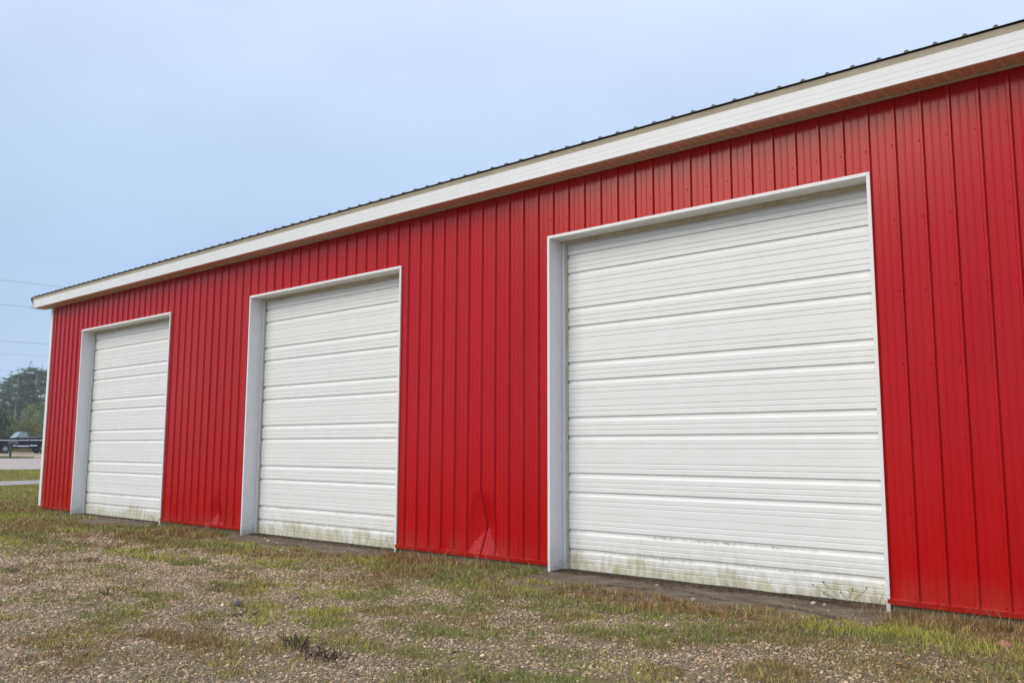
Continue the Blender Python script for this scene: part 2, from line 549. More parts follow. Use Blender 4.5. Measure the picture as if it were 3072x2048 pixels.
def dent_depth(x, z):
    d = 0.0
    for xc, zc, D, hw, zt in ((-1.115, .445, .078, .26, .85), (-31.4 * P, .30, .050, .22, .55)):
        w = hw * (1 - .60 * max(0, min(1, (z - zc) / (zt - zc))))
        q = min((z - .105) / (zc - .105), 1 - abs(x - xc + .10 * max(0, z - zc)) / w, (zt - z) / (zt - zc), 1)
        d = max(d, D * max(0.0, q))
    return d
def dent_shift(x, z):
    """the rib kinks sideways where it was hit"""
    d = 0.0
    for xc, zc, hw, zt, k_ in ((-1.115, .445, .15, .84, .055), (-31.4 * P, .30, .12, .5, .03)):
        t = (z - .09) / (zc - .09) if z < zc else (zt - z) / (zt - zc)
        d += k_ * max(0, min(1, t)) * max(0, 1 - abs(x - xc + .03) / hw)
    return d

def rib_profile(k0, k1, xlo, xhi):
    """points (x, y) of the ribbed sheet, y outward negative"""
    pts = []
    for kk in range(int(k0) - 1, int(k1) + 2):
        x0 = kk * P
        for f in (.25, .53):
            c = x0 + f * P
            pts += [(c - .009, 0), (c - .004, -.0034), (c + .004, -.0034), (c + .009, 0)]
        pts += [(x0 + P - .044, 0), (x0 + P - .033, -RIBH), (x0 + P - .014, -RIBH), (x0 + P - .002, 0)]
    pts = sorted(pts)
    px = [p[0] for p in pts]; py = [p[1] for p in pts]
    cut = [(x, y) for x, y in pts if xlo + 1e-4 < x < xhi - 1e-4]
    return [(xlo, float(np.interp(xlo, px, py)))] + cut + [(xhi, float(np.interp(xhi, px, py)))]

joints = [XL] + [kk * P + .0005 for kk in range(-61, 62, 4) if XL + .1 < kk * P < XR - .1] + [XR]
siding_dent = {}
for i in range(len(joints) - 1):
    xa, xb = joints[i], joints[i + 1]
    prof = rib_profile(xa / P, xb / P, xa, xb)
    for a, b in DOORS:
        for xe in (a + .012, b - .012):
            if xa < xe < xb:
                px = [p[0] for p in prof]; py = [p[1] for p in prof]
                prof.append((xe, float(np.interp(xe, px, py))))
                prof.sort()
    dented = any(xa - .4 < xc < xb + .4 for xc in (-1.115, -31.4 * P))
    if dented:
        ins = []
        for (x0, y0), (x1, y1) in zip(prof[:-1], prof[1:]):
            nseg = max(1, int((x1 - x0) / .025))
            ins += [(x0 + (x1 - x0) * t / nseg, y0 + (y1 - y0) * t / nseg) for t in range(nseg)]
        prof = ins + [prof[-1]]
    q = MB()
    lap = .0015 if i % 2 else 0.0
    for (x0, y0), (x1, y1) in zip(prof[:-1], prof[1:]):
        xm = (x0 + x1) / 2
        zlo = ZB
        if any(a + .012 < xm < b - .012 for a, b in DOORS): zlo = OPZ - .012
        if zlo == ZB:
            zs = list(np.arange(ZB, .9, .03)) + [1.0, 2.0, 3.2, ZT] if dented else [ZB, .6, 2.0, 3.2, ZT]
        else:
            zs = [zlo, ZT]
        vs = []
        for z_ in zs:
            d0 = dent_depth(x0, z_) if dented else 0
            d1 = dent_depth(x1, z_) if dented else 0
            s0 = dent_shift(x0, z_) if dented else 0
            s1 = dent_shift(x1, z_) if dented else 0
            vs += [(x0 + s0, y0 - lap + d0, z_), (x1 + s1, y1 - lap + d1, z_)]
        q.add(vs, [(2 * j, 2 * j + 1, 2 * j + 3, 2 * j + 2) for j in range(len(zs) - 1)])
    o = bpart(q, 'siding_panel', M_RED, fix=False)
    if xa < -1.3 < xb or xa < -1.0 < xb:
        o['label'] = 'red siding panel dented inward near the ground'

# inner wall blocks behind the sheet, gable walls, skirt board
q = MB()
edges = [XL + .02] + [x for d in DOORS for x in d] + [XR - .02]
for a, b in zip(edges[0::2], edges[1::2]):
    qq = MB(); qq.box(a, b, .09, .19, -.25, 4.6)
    bpart(qq, 'wall_core', M_INNER)
    qq = MB(); qq.box(a - .005, b + .005, .006, .05, -.30, ZB + .02)
    bpart(qq, 'skirt_board', M_WOOD)
for a, b in DOORS:
    qq = MB(); qq.box(a - .002, b + .002, .085, .19, 3.87, 4.6)
    bpart(qq, 'header_core', M_INNER)
for x0, x1 in ((XL, XL + .05), (XR - .05, XR)):
    qq = MB()
    qq.prism([(.05, -.25), (12, -.25), (12, 4.55), (6, 5.54), (.05, 4.55)], x0, x1, 'x')
    bpart(qq, 'end_wall', M_RED)
qq = MB(); qq.box(XL, XR, 11.95, 12, -.25, 4.6)
bpart(qq, 'back_wall', M_RED)

# base angle trim, in lengths between the doors
for a, b in zip(edges[0::2], edges[1::2]):
    xs = [a - .02 if a > XL + .1 else XL - .03]
    x = {XL + .02: -13.9, DOORS[0][1]: -7.6, DOORS[1][1]: -2.17}.get(a, a + 1.05)
    end = b - .0 if b < XR - .1 else XR
    if x < end - .3: xs.append(x)
    if a == DOORS[1][1]: xs.append(-1.16)
    xs.append(end)
    for x0, x1 in zip(xs[:-1], xs[1:]):
        qq = MB()
        dz = random.uniform(-.003, .003)
        qq.prism([(-.003, .107 + dz), (-.036, .103 + dz), (-.026, .060 + dz), (-.020, .060 + dz), (-.028, .099 + dz), (-.003, .102 + dz)], x0 + .001, x1 - .001, 'x')
        bpart(qq, 'base_trim', M_RED)

# white corner trim
for xc, sgn in ((XL, 1), (XR, -1)):
    qq = MB()
    pts = [(xc - sgn * .045, -.012), (xc - sgn * .030, -.030), (xc + sgn * .070, -.030), (xc + sgn * .078, -.022), (xc + sgn * .078, -.004),
           (xc + sgn * .004, -.004), (xc + sgn * .002, .10), (xc - sgn * .045, .10)]
    qq.prism(pts, .09, 4.50, 'z')
    bpart(qq, 'corner_trim', M_TRIM, bevel=.003)

# screws, small heads in rows: too small to pick apart singly
qq = MB()
for zr in (.13, .838, 1.47, 2.10, 2.74, 3.385, 4.06):
    for kk in range(-61, 60):
        x = kk * P + P * .74 + random.uniform(-.006, .006)
        if x > 8: continue
        if zr < OPZ and any(a - .03 < x < b + .03 for a, b in DOORS): continue
        zz = zr + random.uniform(-.012, .012)
        y = dent_depth(x, zz)
        r = .0105
        n = 7
        vs = [(x + r * math.cos(2 * math.pi * i / n), 0.0005 + y, zz + r * math.sin(2 * math.pi * i / n)) for i in range(n)]
        vs += [(x + .75 * r * math.cos(2 * math.pi * i / n), -.009 + y, zz + .75 * r * math.sin(2 * math.pi * i / n)) for i in range(n)]
        qq.add(vs, [(i, (i + 1) % n, n + (i + 1) % n, n + i) for i in range(n)] + [tuple(range(n, 2 * n))])
o = bpart(qq, 'siding_screws', M_RED)
o['kind'] = 'stuff'

# eave: tan J channel, soffit panels, fascia boards, drip edge, roof
ZS = 4.510
FY = -.302
XLE, XRE = -14.775, 14.3
xs = np.arange(XLE + .02, XRE, 3.66)
for x0 in xs:
    qq = MB()
    x1 = min(x0 + 3.658, XRE)
    qq.prism([(-.021, 4.490), (-.030, 4.490), (-.030, 4.5085), (-.021, 4.520)], x0, x1, 'x')
    bpart(qq, 'channel_trim', M_TAN)
pw = .315
x = XLE + .02
x = math.floor((x + 20) / pw) * pw - 20
mesh_sof = None
while x < XRE - .1:
    if mesh_sof is None:
        qs = MB()
        pr = []
        for j in range(3):
            b = j * .105
            pr += [(b, .004), (b + .004, .011), (b + .010, .011), (b + .014, 0), (b + .084, 0), (b + .0875, .004), (b + .0925, .004), (b + .096, 0)]
        pr += [(.315, .004)]
        vs = []
        for px_, pz_ in pr:
            vs += [(px_, FY + .006, pz_), (px_, -.003, pz_)]
        qs.add(vs, [(2 * j, 2 * j + 1, 2 * j + 3, 2 * j + 2) for j in range(len(pr) - 1)])
        mesh_sof = qs.mesh('soffit_panel', [M_SOF], fix=False)
    o = link('soffit_panel', mesh_sof, None, barn, Vector((x, 0, ZS)) - BL)
    x += pw
# fascia lengths
fj = [XLE, -12.078, -8.343, -4.691, -1.088, 2.539, 6.19, 9.85, XRE]
for x0, x1 in zip(fj[:-1], fj[1:]):
    y = FY + random.uniform(-.0012, .0012)
    g = .0022
    pf = [(y, 4.494), (y, 4.546), (y + g, 4.5475), (y, 4.549), (y, 4.599), (y + g, 4.6005), (y, 4.602), (y, 4.672)]
    back = [(y + .02, 4.672), (y + .02, 4.506), (y + .03, 4.500), (y + .03, 4.494)]
    qq = MB(); qq.prism(pf + back, x0 + .0008, x1 - .0008, 'x')
    bpart(qq, 'fascia_board', M_FASCIA)
    qq = MB()
    qq.prism([(y + .002, 4.673), (y - .022, 4.722), (y + .03, 4.735), (y + .03, 4.673)], x0 + .0008, x1 - .0008, 'x')
    bpart(qq, 'drip_edge', M_DRIP)
# left and right rakes
SL = math.atan2(1, 3)
for xe, sgn in ((XLE, -1), (XRE, 1)):
    for rev in (0, 1):
        qq = MB()
        def ry(y): return 12 - y if rev else y
        def rz(y): return (y - FY) / 6
        pts = [(ry(FY - .02), 4.500), (ry(FY - .02), 4.715), (ry(6), 4.715 + rz(6)), (ry(6), 4.50 + rz(6))]
        qq.prism(pts, xe - .012 if sgn < 0 else xe, xe if sgn < 0 else xe + .012, 'x')
        bpart(qq, 'rake_board', M_FASCIA)
    qq = MB()
    qq.prism([(FY - .045, 4.735), (FY - .045, 4.69), (FY, 4.58), (FY, 4.735)], xe - .06, xe - .014, 'x')
    if sgn < 0: bpart(qq, 'rake_cap', M_ROOF)
    qq = MB()
    qq.prism([(FY + .02, 4.512), (6, 4.512 + 1.045), (6, 4.525 + 1.045), (FY + .02, 4.525)], min(xe, XL if sgn < 0 else XR), max(xe, XL if sgn < 0 else XR), 'x')
    bpart(qq, 'rake_soffit', M_SOF)
# roof panels, ribbed, front slope
xr = XLE - .05
mesh_roof = None
while xr < XRE:
    if mesh_roof is None:
        qs = MB(); pr = []
        for j in range(4):
            b = j * P
            pr += [(b, 0), (b + .156, 0), (b + .168, .017), (b + .188, .017), (b + .200, 0)]
        pr += [(4 * P, 0)]
        vs = []
        L0, L1 = -.045, 6 - FY
        for px_, pz_ in pr:
            vs += [(px_, L0, L0 / 6 + pz_), (px_, L1, L1 / 6 + pz_), (px_, L0, L0 / 6 + pz_ - .003)]
        fs = []
        for j in range(len(pr) - 1):
            fs += [(3 * j, 3 * j + 3, 3 * j + 4, 3 * j + 1), (3 * j, 3 * j + 2, 3 * j + 5, 3 * j + 3)]
        # foam closures under the ribs at the eave
        for j in range(4):
            b = j * P
            o_ = len(vs)
            vs += [(b + .156, L0 + .004, L0 / 6 - .002), (b + .168, L0 + .004, L0 / 6 + .0155), (b + .188, L0 + .004, L0 / 6 + .0155), (b + .200, L0 + .004, L0 / 6 - .002)]
            fs.append((o_, o_ + 1, o_ + 2, o_ + 3))
        qs.add(vs, fs)
        mesh_roof = qs.mesh('roof_panel', [M_ROOF], fix=False)
    link('roof_panel', mesh_roof, None, barn, Vector((xr, FY, 4.744)) - BL)
    xr += 4 * P
qq = MB()
qq.prism([(6, 5.81), (12.35, 4.75), (12.35, 4.74), (6, 5.80)], XLE - .05, XRE + .05, 'x')
bpart(qq, 'rear_roof', M_ROOF)
qq = MB()
qq.prism([(5.85, 5.80), (6, 5.87), (6.15, 5.80), (6, 5.85)], XLE - .05, XRE + .05, 'x')
bpart(qq, 'ridge_cap', M_ROOF)

# overhead doors
def section_profile(h):
    """(z from bottom, y inward positive) down the face of one door section"""
    g = .0032
    tops = [.0]
    pts = [(h, .004), (h - .004, 0)]
    def thin(d):
        return [(h - d + .004, 0), (h - d + .0015, .0085), (h - d - .0105, 0)]
    def thick(d0, d1, d2, d3):
        return [(h - d0, 0), (h - d0 - .003, .020), (h - d2, .017), (h - d3, 0)]
    pts += thin(.077) + thin(.130) + thick(.185, .200, .222, .247) + thin(.294) + thin(.347) + thick(.399, .414, .434, .457) + thin(.504) + thin(.556)
    pts += [(.004, 0), (0, .004)]
    return pts
DY = .232
SH = .6395
def door_section(w, wav=0.0, seed=0, nseg=1):
    q = MB()
    pr = section_profile(SH)
    xs = np.linspace(0, w, nseg + 1)
    vs = []
    for i, x in enumerate(xs):
        for z_, y_ in pr:
            dz = dy = 0
            if wav:
                lo = max(0.0, 1 - z_ / .34)
                dz = wav * lo * (float(vnoise(x * 1.9, 2.0 + z_ * .8, seed, 3)) - .5) * 2
                dy = wav * 1.1 * lo * (float(vnoise(x * 2.4, 7.0 + z_ * 3, seed + 4, 3)) - .4) * 2
                if z_ < .01: dz = 0
            vs.append((x, y_ + dy, z_ + dz))
    m = len(pr)
    fs = [(i * m + j, i * m + j + 1, (i + 1) * m + j + 1, (i + 1) * m + j) for i in range(nseg) for j in range(m - 1)]
    # end stiles and top/bottom returns
    o_ = len(vs)
    q.add(vs, fs)
    for x in (0, w):
        n0 = [(x, y_, z_) for z_, y_ in pr] + [(x, .045, 0), (x, .045, SH)]
        q.add(n0, [tuple(range(len(n0)))])
    q.add([(0, .004, SH), (w, .004, SH), (w, .045, SH), (0, .045, SH)], [(0, 1, 2, 3)])
    q.add([(0, .045, 0), (w, .045, 0), (w, .045, SH), (0, .045, SH)], [(0, 1, 2, 3)])
    return q
DL = ['white overhead door nearest the far corner of the barn', 'middle white overhead door with green algae along its foot', 'large near white overhead door with buckled bottom section']
W = DOORS[2][1] - DOORS[2][0] - .10
sec_me = None
for di, (a, b) in enumerate(DOORS):
    door = bpy.data.objects.new('overhead_door', None)
    COL.objects.link(door)
    door.parent = barn
    door.location = Vector(((a + b) / 2, DY, 0)) - BL
    door['label'] = DL[di]
    w = b - a - .10
    for s in range(6):
        if s == 0:
            me_ = door_section(w, (.006, .0065, .016)[di], 11 * di + 3, 60).mesh('door_section', [M_DOOR], fix=False)
        elif s == 1:
            me_ = door_section(w, (.0015, .002, .003)[di], 11 * di + 7, 40).mesh('door_section', [M_DOOR], fix=False)
        else:
            me_ = door_section(w, 0, 0, 1).mesh('door_section', [M_DOOR], fix=False)
        o = link('door_section', me_, None, door, (-w / 2, random.uniform(-.001, .001) if s else .002, .004 + s * SH + .0006))
        if s == 0: o['label'] = 'lowest door section stained green-brown by algae'
    qq = MB(); qq.prism([(-.004, -.004), (.03, -.004), (.035, .012), (-.002, .010)], -w / 2, w / 2, 'x')
    qq.build('bottom_seal', M_SEAL, door)
    # stops and weather strips: jamb sides and head
    for sgn in (-1, 1):
        xj = sgn * ((b - a) / 2 - .033)
        qq = MB(); x0, x1 = sorted((xj, xj - sgn * .046)); qq.box(x0, x1, -.030, -.006, 0.0, 3.80)
        qq.build('door_stop', M_TRIM, door, bevel=.003)
        qq = MB(); x0, x1 = sorted((xj - sgn * .0465, xj - sgn * .074)); qq.box(x0, x1, -.016, -.003, .004, 3.775)
        qq.build('weather_strip', M_STOP, door, bevel=.002)
    nseg = 24
    qq = MB(); vs = []; fs = []
    for i in range(nseg + 1):
        x = -(b - a) / 2 + .034 + (b - a - .068) * i / nseg
        zb = 3.776 + .014 * (float(vnoise(x * 1.4 + di * 9, 1, 71, 2)) - .5)
        vs += [(x, -.027, zb), (x, -.030, 3.826), (x, -.002, 3.826), (x, -.006, zb)]
    for i in range(nseg):
        for j in range(4):
            fs.append((4 * i + j, 4 * i + (j + 1) % 4, 4 * i + 4 + (j + 1) % 4, 4 * i + 4 + j))
    qq.add(vs, fs)
    qq.build('head_stop', M_STOP, door)
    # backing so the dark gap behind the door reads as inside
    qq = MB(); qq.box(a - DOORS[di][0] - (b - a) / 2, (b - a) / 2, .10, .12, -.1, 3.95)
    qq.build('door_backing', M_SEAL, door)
    # jamb and header cladding: thin white channels with a lip on the wall face
    zj = (3.10, 3.10, 3.19)[di]
    Y1 = .206
    for sgn in (-1, 1):
        xo = a if sgn < 0 else b
        for z0, z1, off in ((-.03 if sgn < 0 else -.025, zj, 0.0), (zj - .0005, 3.8555, .0012)):
            qq = MB()
            t = .004
            lipw = .033
            xi = xo - sgn * (lipw - off)
            pts = [(xo, -.0275 - off), (xi, -.0275 - off), (xi, Y1), (xi + sgn * t, Y1), (xi + sgn * t, -.006), (xo, -.006)]
            if z1 > 3.8:
                # mitred head
                vs = []
                top_o, top_i = 3.8555, 3.8555 - lipw
                ztop = [top_o, top_i, top_i, top_i, top_i, top_o]
                n = len(pts)
                vs = [(p_[0], p_[1], z0) for p_ in pts] + [(p_[0], p_[1], zt) for p_, zt in zip(pts, ztop)]
                qq.add(vs, [(i, (i + 1) % n, n + (i + 1) % n, n + i) for i in range(n)] + [tuple(range(n)), tuple(range(n, 2 * n))])
            else:
                qq.prism(pts, z0, z1, 'z')
            bpart(qq, 'jamb_trim', M_TRIM)
    xj = (-12.164, -5.769, .528)[di]
    for x0, x1, off in ((a, xj, 0), (xj - .0005, b, .0013)):
        qq = MB()
        zo, zi = 3.857, 3.857 - .0335 + off
        n = 14
        vs, fs = [], []
        for i in range(n + 1):
            x = x0 + (x1 - x0) * i / n
            # mitre ends and a sagging inner edge
            xin = min(max(x, a + .0335), b - .0335)
            sag = .012 * max(0, float(vnoise(x * 1.1, di * 5.0, 83, 2)) - .45) * 2 if off else 0
            sec = [(x, -.0292 - off, zo), (xin, -.0292 - off, zi), (xin, .05, zi - .001), (xin, Y1 - .004, zi - sag), (xin, Y1 - .004, zi + .006), (xin, -.004, zi + .006), (x, -.004, zo)]
            vs += sec
        m = 7
        for i in range(n):
            for j in range(m):
                fs.append((i * m + j, i * m + (j + 1) % m, (i + 1) * m + (j + 1) % m, (i + 1) * m + j))
        fs += [tuple(range(m)), tuple(n * m + j for j in range(m))]
        qq.add(vs, fs)
        bpart(qq, 'header_trim', M_TRIM)

# ------------------------------------------------------------------ gravel (geometry nodes, loose pebbles)
def in_view(x, y, m=.20, dmin=2.6):
    """the wedge of yard the camera can plausibly see, with a margin"""
    an = np.arctan2(-(x - CX), (y - CY)) - YAW
    d = np.hypot(x - CX, y - CY)
    return (np.abs(an) < .545 + m) & (d > dmin)

def scatter(x0, x1, y0, y1, dens):
    n = int((x1 - x0) * (y1 - y0) * dens)
    return rng.uniform(x0, x1, n), rng.uniform(y0, y1, n)

M_PEB = mat('pebble', (.3, .26, .22), .75, .35)
k = N(M_PEB)
at_ = k('Attribute', attribute_name='col', attribute_type='INSTANCER').outputs['Color']
k.base(k.mix(k.mr(k.noise(k.pos(), 90, 3, .6), .3, .7, 0, .35), at_, (.12, .10, .085)))

x, y = scatter(-17, 10.5, -9.6, -.02, 2100)
d = np.hypot(x - CX, y - CY)
keep = in_view(x, y) & (rng.random(len(x)) < np.clip((10.5 / d) ** 1.6, .18, 1))
x, y, d = x[keep], y[keep], d[keep]
g = grass_mask(x, y)
ap = apron_mask(x, y)
keep = (rng.random(len(x)) < np.clip(1.15 - 1.35 * g, .10, 1)) & (rng.random(len(x)) > ap * .985) & (y < -.04) & (x > -13 + 2.5 * (rng.random(len(x)) - .5))
x, y, d = x[keep], y[keep], d[keep]
n = len(x)
size = .0049 * np.exp(rng.normal(0, .42, n)) * np.clip((d / 8.5), 1, 2.0)
size = np.clip(size, .0035, .015)
big = rng.random(n) < .012
size[big] *= 1.4
scl = np.stack([size * rng.uniform(.9, 1.7, n), size * rng.uniform(.8, 1.3, n), size * rng.uniform(.5, .9, n)], 1)
rot = np.stack([rng.normal(0, .35, n), rng.normal(0, .35, n), rng.uniform(0, 6.28, n)], 1)
pal = np.array([(.36, .30, .25), (.27, .235, .20), (.44, .385, .33), (.20, .18, .16), (.33, .255, .205), (.52, .47, .42), (.115, .105, .10), (.30, .23, .17)])
pr = np.array([.22, .18, .15, .14, .13, .05, .07, .06])
col = pal[rng.choice(len(pal), n, p=pr)] * rng.uniform(.8, 1.15, (n, 1)) * np.array([1.76, 1.53, 1.17])
gs = gz(x, y)
for a_, b_ in DOORS:
    on = (x > a_ - .06) & (x < b_ + .06) & (y > -.72)
    gs = np.where(on, -.006 - .03 * np.maximum(0, .1 - y) / .8, gs)
co = np.stack([x, y, gs + scl[:, 2] * rng.uniform(.0, .7, n)], 1)
pm = bpy.data.meshes.new('gravel')
pm.vertices.add(n)
pm.vertices.foreach_set('co', co.astype(np.float32).ravel())
for nm, arr, ty in (('scl', scl, 'FLOAT_VECTOR'), ('rot', rot, 'FLOAT_VECTOR')):
    pm.attributes.new(nm, ty, 'POINT').data.foreach_set('vector', arr.astype(np.float32).ravel())
pm.attributes.new('col', 'FLOAT_COLOR', 'POINT').data.foreach_set('color', np.concatenate([col, np.ones((n, 1))], 1).astype(np.float32).ravel())
pm.update()
gravel = link('gravel', pm, M_PEB)
tag(gravel, 'loose beige and grey pebbles covering the bare yard', 'gravel', kind='stuff')
ng = bpy.data.node_groups.new('pebble_instancer', 'GeometryNodeTree')
ng.interface.new_socket('Geometry', in_out='INPUT', socket_type='NodeSocketGeometry')
ng.interface.new_socket('Geometry', in_out='OUTPUT', socket_type='NodeSocketGeometry')
gi, go = ng.nodes.new('NodeGroupInput'), ng.nodes.new('NodeGroupOutput')
m2p = ng.nodes.new('GeometryNodeMeshToPoints')
iop = ng.nodes.new('GeometryNodeInstanceOnPoints')
ico = ng.nodes.new('GeometryNodeMeshIcoSphere')
ico.inputs['Radius'].default_value = 1.0
ico.inputs['Subdivisions'].default_value = 1
sm = ng.nodes.new('GeometryNodeSetShadeSmooth')
stm = ng.nodes.new('GeometryNodeSetMaterial')
stm.inputs['Material'].default_value = M_PEB
e2r = ng.nodes.new('FunctionNodeEulerToRotation')
na1, na2 = ng.nodes.new('GeometryNodeInputNamedAttribute'), ng.nodes.new('GeometryNodeInputNamedAttribute')
for nd, nm in ((na1, 'rot'), (na2, 'scl')):
    nd.data_type = 'FLOAT_VECTOR'
    nd.inputs['Name'].default_value = nm
L = ng.links.new
L(gi.outputs[0], m2p.inputs['Mesh'])
L(m2p.outputs[0], iop.inputs['Points'])
L(ico.outputs['Mesh'], sm.inputs['Geometry'])
L(sm.outputs[0], stm.inputs['Geometry'])
L(stm.outputs[0], iop.inputs['Instance'])
L(na1.outputs['Attribute'], e2r.inputs[0])
L(e2r.outputs[0], iop.inputs['Rotation'])
L(na2.outputs['Attribute'], iop.inputs['Scale'])
L(iop.outputs[0], go.inputs[0])
md = gravel.modifiers.new('pebbles', 'NODES')
md.node_group = ng
print('pebbles', n)

# ------------------------------------------------------------------ grass blades
M_GRASS = mat('grass_blade', (.1, .12, .03), .65, .3)
k = N(M_GRASS)
k.base(k('Attribute', attribute_name='col').outputs['Color'])

def slab_z(x, y):
    r = np.full(len(x), -9.0)
    for a, b in DOORS:
        on = (x > a - .06) & (x < b + .06) & (y > -.72)
        r = np.where(on, -.006 - .03 * np.maximum(0, .1 - y) / .8, r)
    return r

def blades(x, y, h, w, lean, col, name, zoff=0.0, z=None):
    n = len(x)
    a = rng.uniform(0, 2 * np.pi, n)           # facing
    b = rng.uniform(0, 2 * np.pi, n)           # lean heading
    z0 = np.maximum(gz(x, y), slab_z(x, y)) - .006 + zoff if z is None else z
    dx, dy = np.cos(a) * w * .5, np.sin(a) * w * .5
    lx, ly = np.cos(b) * lean, np.sin(b) * lean
    hz = np.sqrt(np.maximum(h * h - lean * lean, (h * .12) ** 2))
    V = np.empty((n, 5, 3))
    V[:, 0] = np.stack([x - dx, y - dy, z0], 1)
    V[:, 1] = np.stack([x + dx, y + dy, z0], 1)
    mx, my, mz = x + lx * .38, y + ly * .38, z0 + hz * .62
    V[:, 2] = np.stack([mx - dx * .75, my - dy * .75, mz], 1)
    V[:, 3] = np.stack([mx + dx * .75, my + dy * .75, mz], 1)
    V[:, 4] = np.stack([x + lx, y + ly, z0 + hz], 1)
    o = (np.arange(n) * 5)[:, None]
    F = np.stack([o + [0, 1, 3], o + [0, 3, 2], o + [2, 3, 4]], 1).reshape(-1, 3)
    me = np_mesh(name, V.reshape(-1, 3), F)
    c4 = np.repeat(np.concatenate([col, np.ones((n, 1))], 1), 5, axis=0)
    me.attributes.new('col', 'FLOAT_COLOR', 'POINT').data.foreach_set('color', c4.astype(np.float32).ravel())
    print(name, n)
    return link(name, me, M_GRASS)

GREEN = np.array([(.19, .22, .055), (.225, .25, .06), (.29, .30, .075), (.145, .175, .05), (.20, .235, .095)])
YELL = np.array([(.44, .43, .085), (.38, .385, .075), (.34, .38, .065)])
BROWN = np.array([(.27, .165, .07), (.21, .12, .052), (.34, .23, .10), (.15, .085, .042), (.40, .29, .155)])
def blade_col(x, y, bias=0.0):
    n = len(x)
    f = vnoise(x * .8, y * 1.1, 61, 4) + .35 * (vnoise(x * 4, y * 4, 63, 2) - .5) + bias
    f = f + rng.normal(0, .13, n)
    c = GREEN[rng.integers(0, len(GREEN), n)].copy()
    br = f > .55
    c[br] = BROWN[rng.integers(0, len(BROWN), br.sum())]
    ye = (vnoise(x * .9 + 7, y * 1.3, 67, 3) + rng.normal(0, .10, n) > .57) & ~br
    c[ye] = YELL[rng.integers(0, len(YELL), ye.sum())]
    return c * rng.uniform(.78, 1.42, (n, 1)) * np.array([1.06, 1.03, .95])

# yard grass
x, y = scatter(-18, 10.5, -9.6, .0, 7500)
d = np.hypot(x - CX, y - CY)
keep = in_view(x, y) & (rng.random(len(x)) < np.clip((7.5 / d) ** 1.6, .08, 1))
x, y, d = x[keep], y[keep], d[keep]
g = grass_mask(x, y)
clump = vnoise(x * 9, y * 9, 69, 2)
pg = np.clip(g * 1.1, 0, 1) * (.25 + .95 * sstep(.35, .62, clump)) + .95 * sstep(.38, .66, clump) * vnoise(x * .7, y * .9, 73, 3) + .03
pg = pg * (1 - .93 * apron_mask(x, y))
keep = (rng.random(len(x)) < pg) & (y < -.035)
x, y, d, g = x[keep], y[keep], d[keep], g[keep]
n = len(x)
wall = sstep(-.75, -.12, y)
h = (.017 + .042 * g) * rng.uniform(.45, 1.6, n) * (1 + .35 * wall * (1 - apron_mask(x, y)))
w = .0036 * rng.uniform(.7, 1.5, n) * np.clip(d / 6.5, 1, 2.6)
lean = h * rng.uniform(.2, .95, n)
col = blade_col(x, y, (.10 + .14 * sstep(3.2, 3.8, x)) * sstep(-1.0, -.3, y))
o = blades(x, y, h, w, lean, col, 'grass')
tag(o, 'patchy short green and brown grass in the gravel yard', 'grass', kind='stuff')

# long dry stalks at the foot of the wall
xs_, ys_ = [], []
for x0, x1, nn in ((3.75, 6.2, 300), (-2.6, -.2, 110), (-8.9, -6.5, 90), (3.45, 3.75, 60), (-2.8, -2.55, 40), (-14.4, -12.9, 50)):
    xs_.append(rng.uniform(x0, x1, nn)); ys_.append(-.05 - np.abs(rng.normal(0, .22, nn)))
x, y = np.concatenate(xs_), np.concatenate(ys_)
n = len(x)
h = rng.uniform(.10, .30, n)
lean = h * rng.uniform(.35, .99, n)
col = BROWN[rng.integers(0, len(BROWN), n)] * rng.uniform(.8, 1.5, (n, 1))
o = blades(x, y, h, .0035 * rng.uniform(.6, 1.2, n) * np.clip(np.hypot(x - CX, y - CY) / 8, 1, 2.2), lean, col, 'dry_stalks')
tag(o, 'long dry bent grass stalks along the foot of the red wall', 'dry grass', kind='stuff')

# dead leaf litter and roots on the aprons, against the doors
xs_, ys_ = [], []
for (a, b), nn in zip(DOORS, (900, 2200, 5200)):
    xx = rng.uniform(a + .02, b - .02, nn)
    xs_.append(xx); ys_.append(.20 - np.abs(rng.normal(0, .10, nn)) * (0.5 + 1.5 * vnoise(xx * 1.5, xx * 0, 77, 3)) - .01)
for x0, y0, x1, y1, nn in ((.7, -.50, 1.5, -.22, 260), (1.5, -.22, 2.3, -.33, 200), (-5.3, -.52, -4.2, -.30, 160), (2.6, -.35, 3.5, -.48, 220)):
    t = rng.random(nn)
    xs_.append(x0 + (x1 - x0) * t + rng.normal(0, .02, nn)); ys_.append(y0 + (y1 - y0) * t + .05 * np.sin(t * 5) + rng.normal(0, .018, nn))
x, y = np.concatenate(xs_), np.concatenate(ys_)
n = len(x)
h = rng.uniform(.015, .06, n)
col = np.array([(.06, .038, .022), (.10, .06, .03), (.15, .095, .05), (.04, .028, .018)])[rng.integers(0, 4, n)]
o = blades(x, y, h, .0045 * rng.uniform(.6, 1.4, n) * np.clip(np.hypot(x - CX, y - CY) / 8, 1, 2.2), h * .96, col, 'leaf_litter', z=-.002 - .03 * np.maximum(0, .1 - y) / .8 + rng.uniform(0, .006, n))
tag(o, 'dead brown litter gathered on the aprons along the doors', 'leaf litter', kind='stuff')

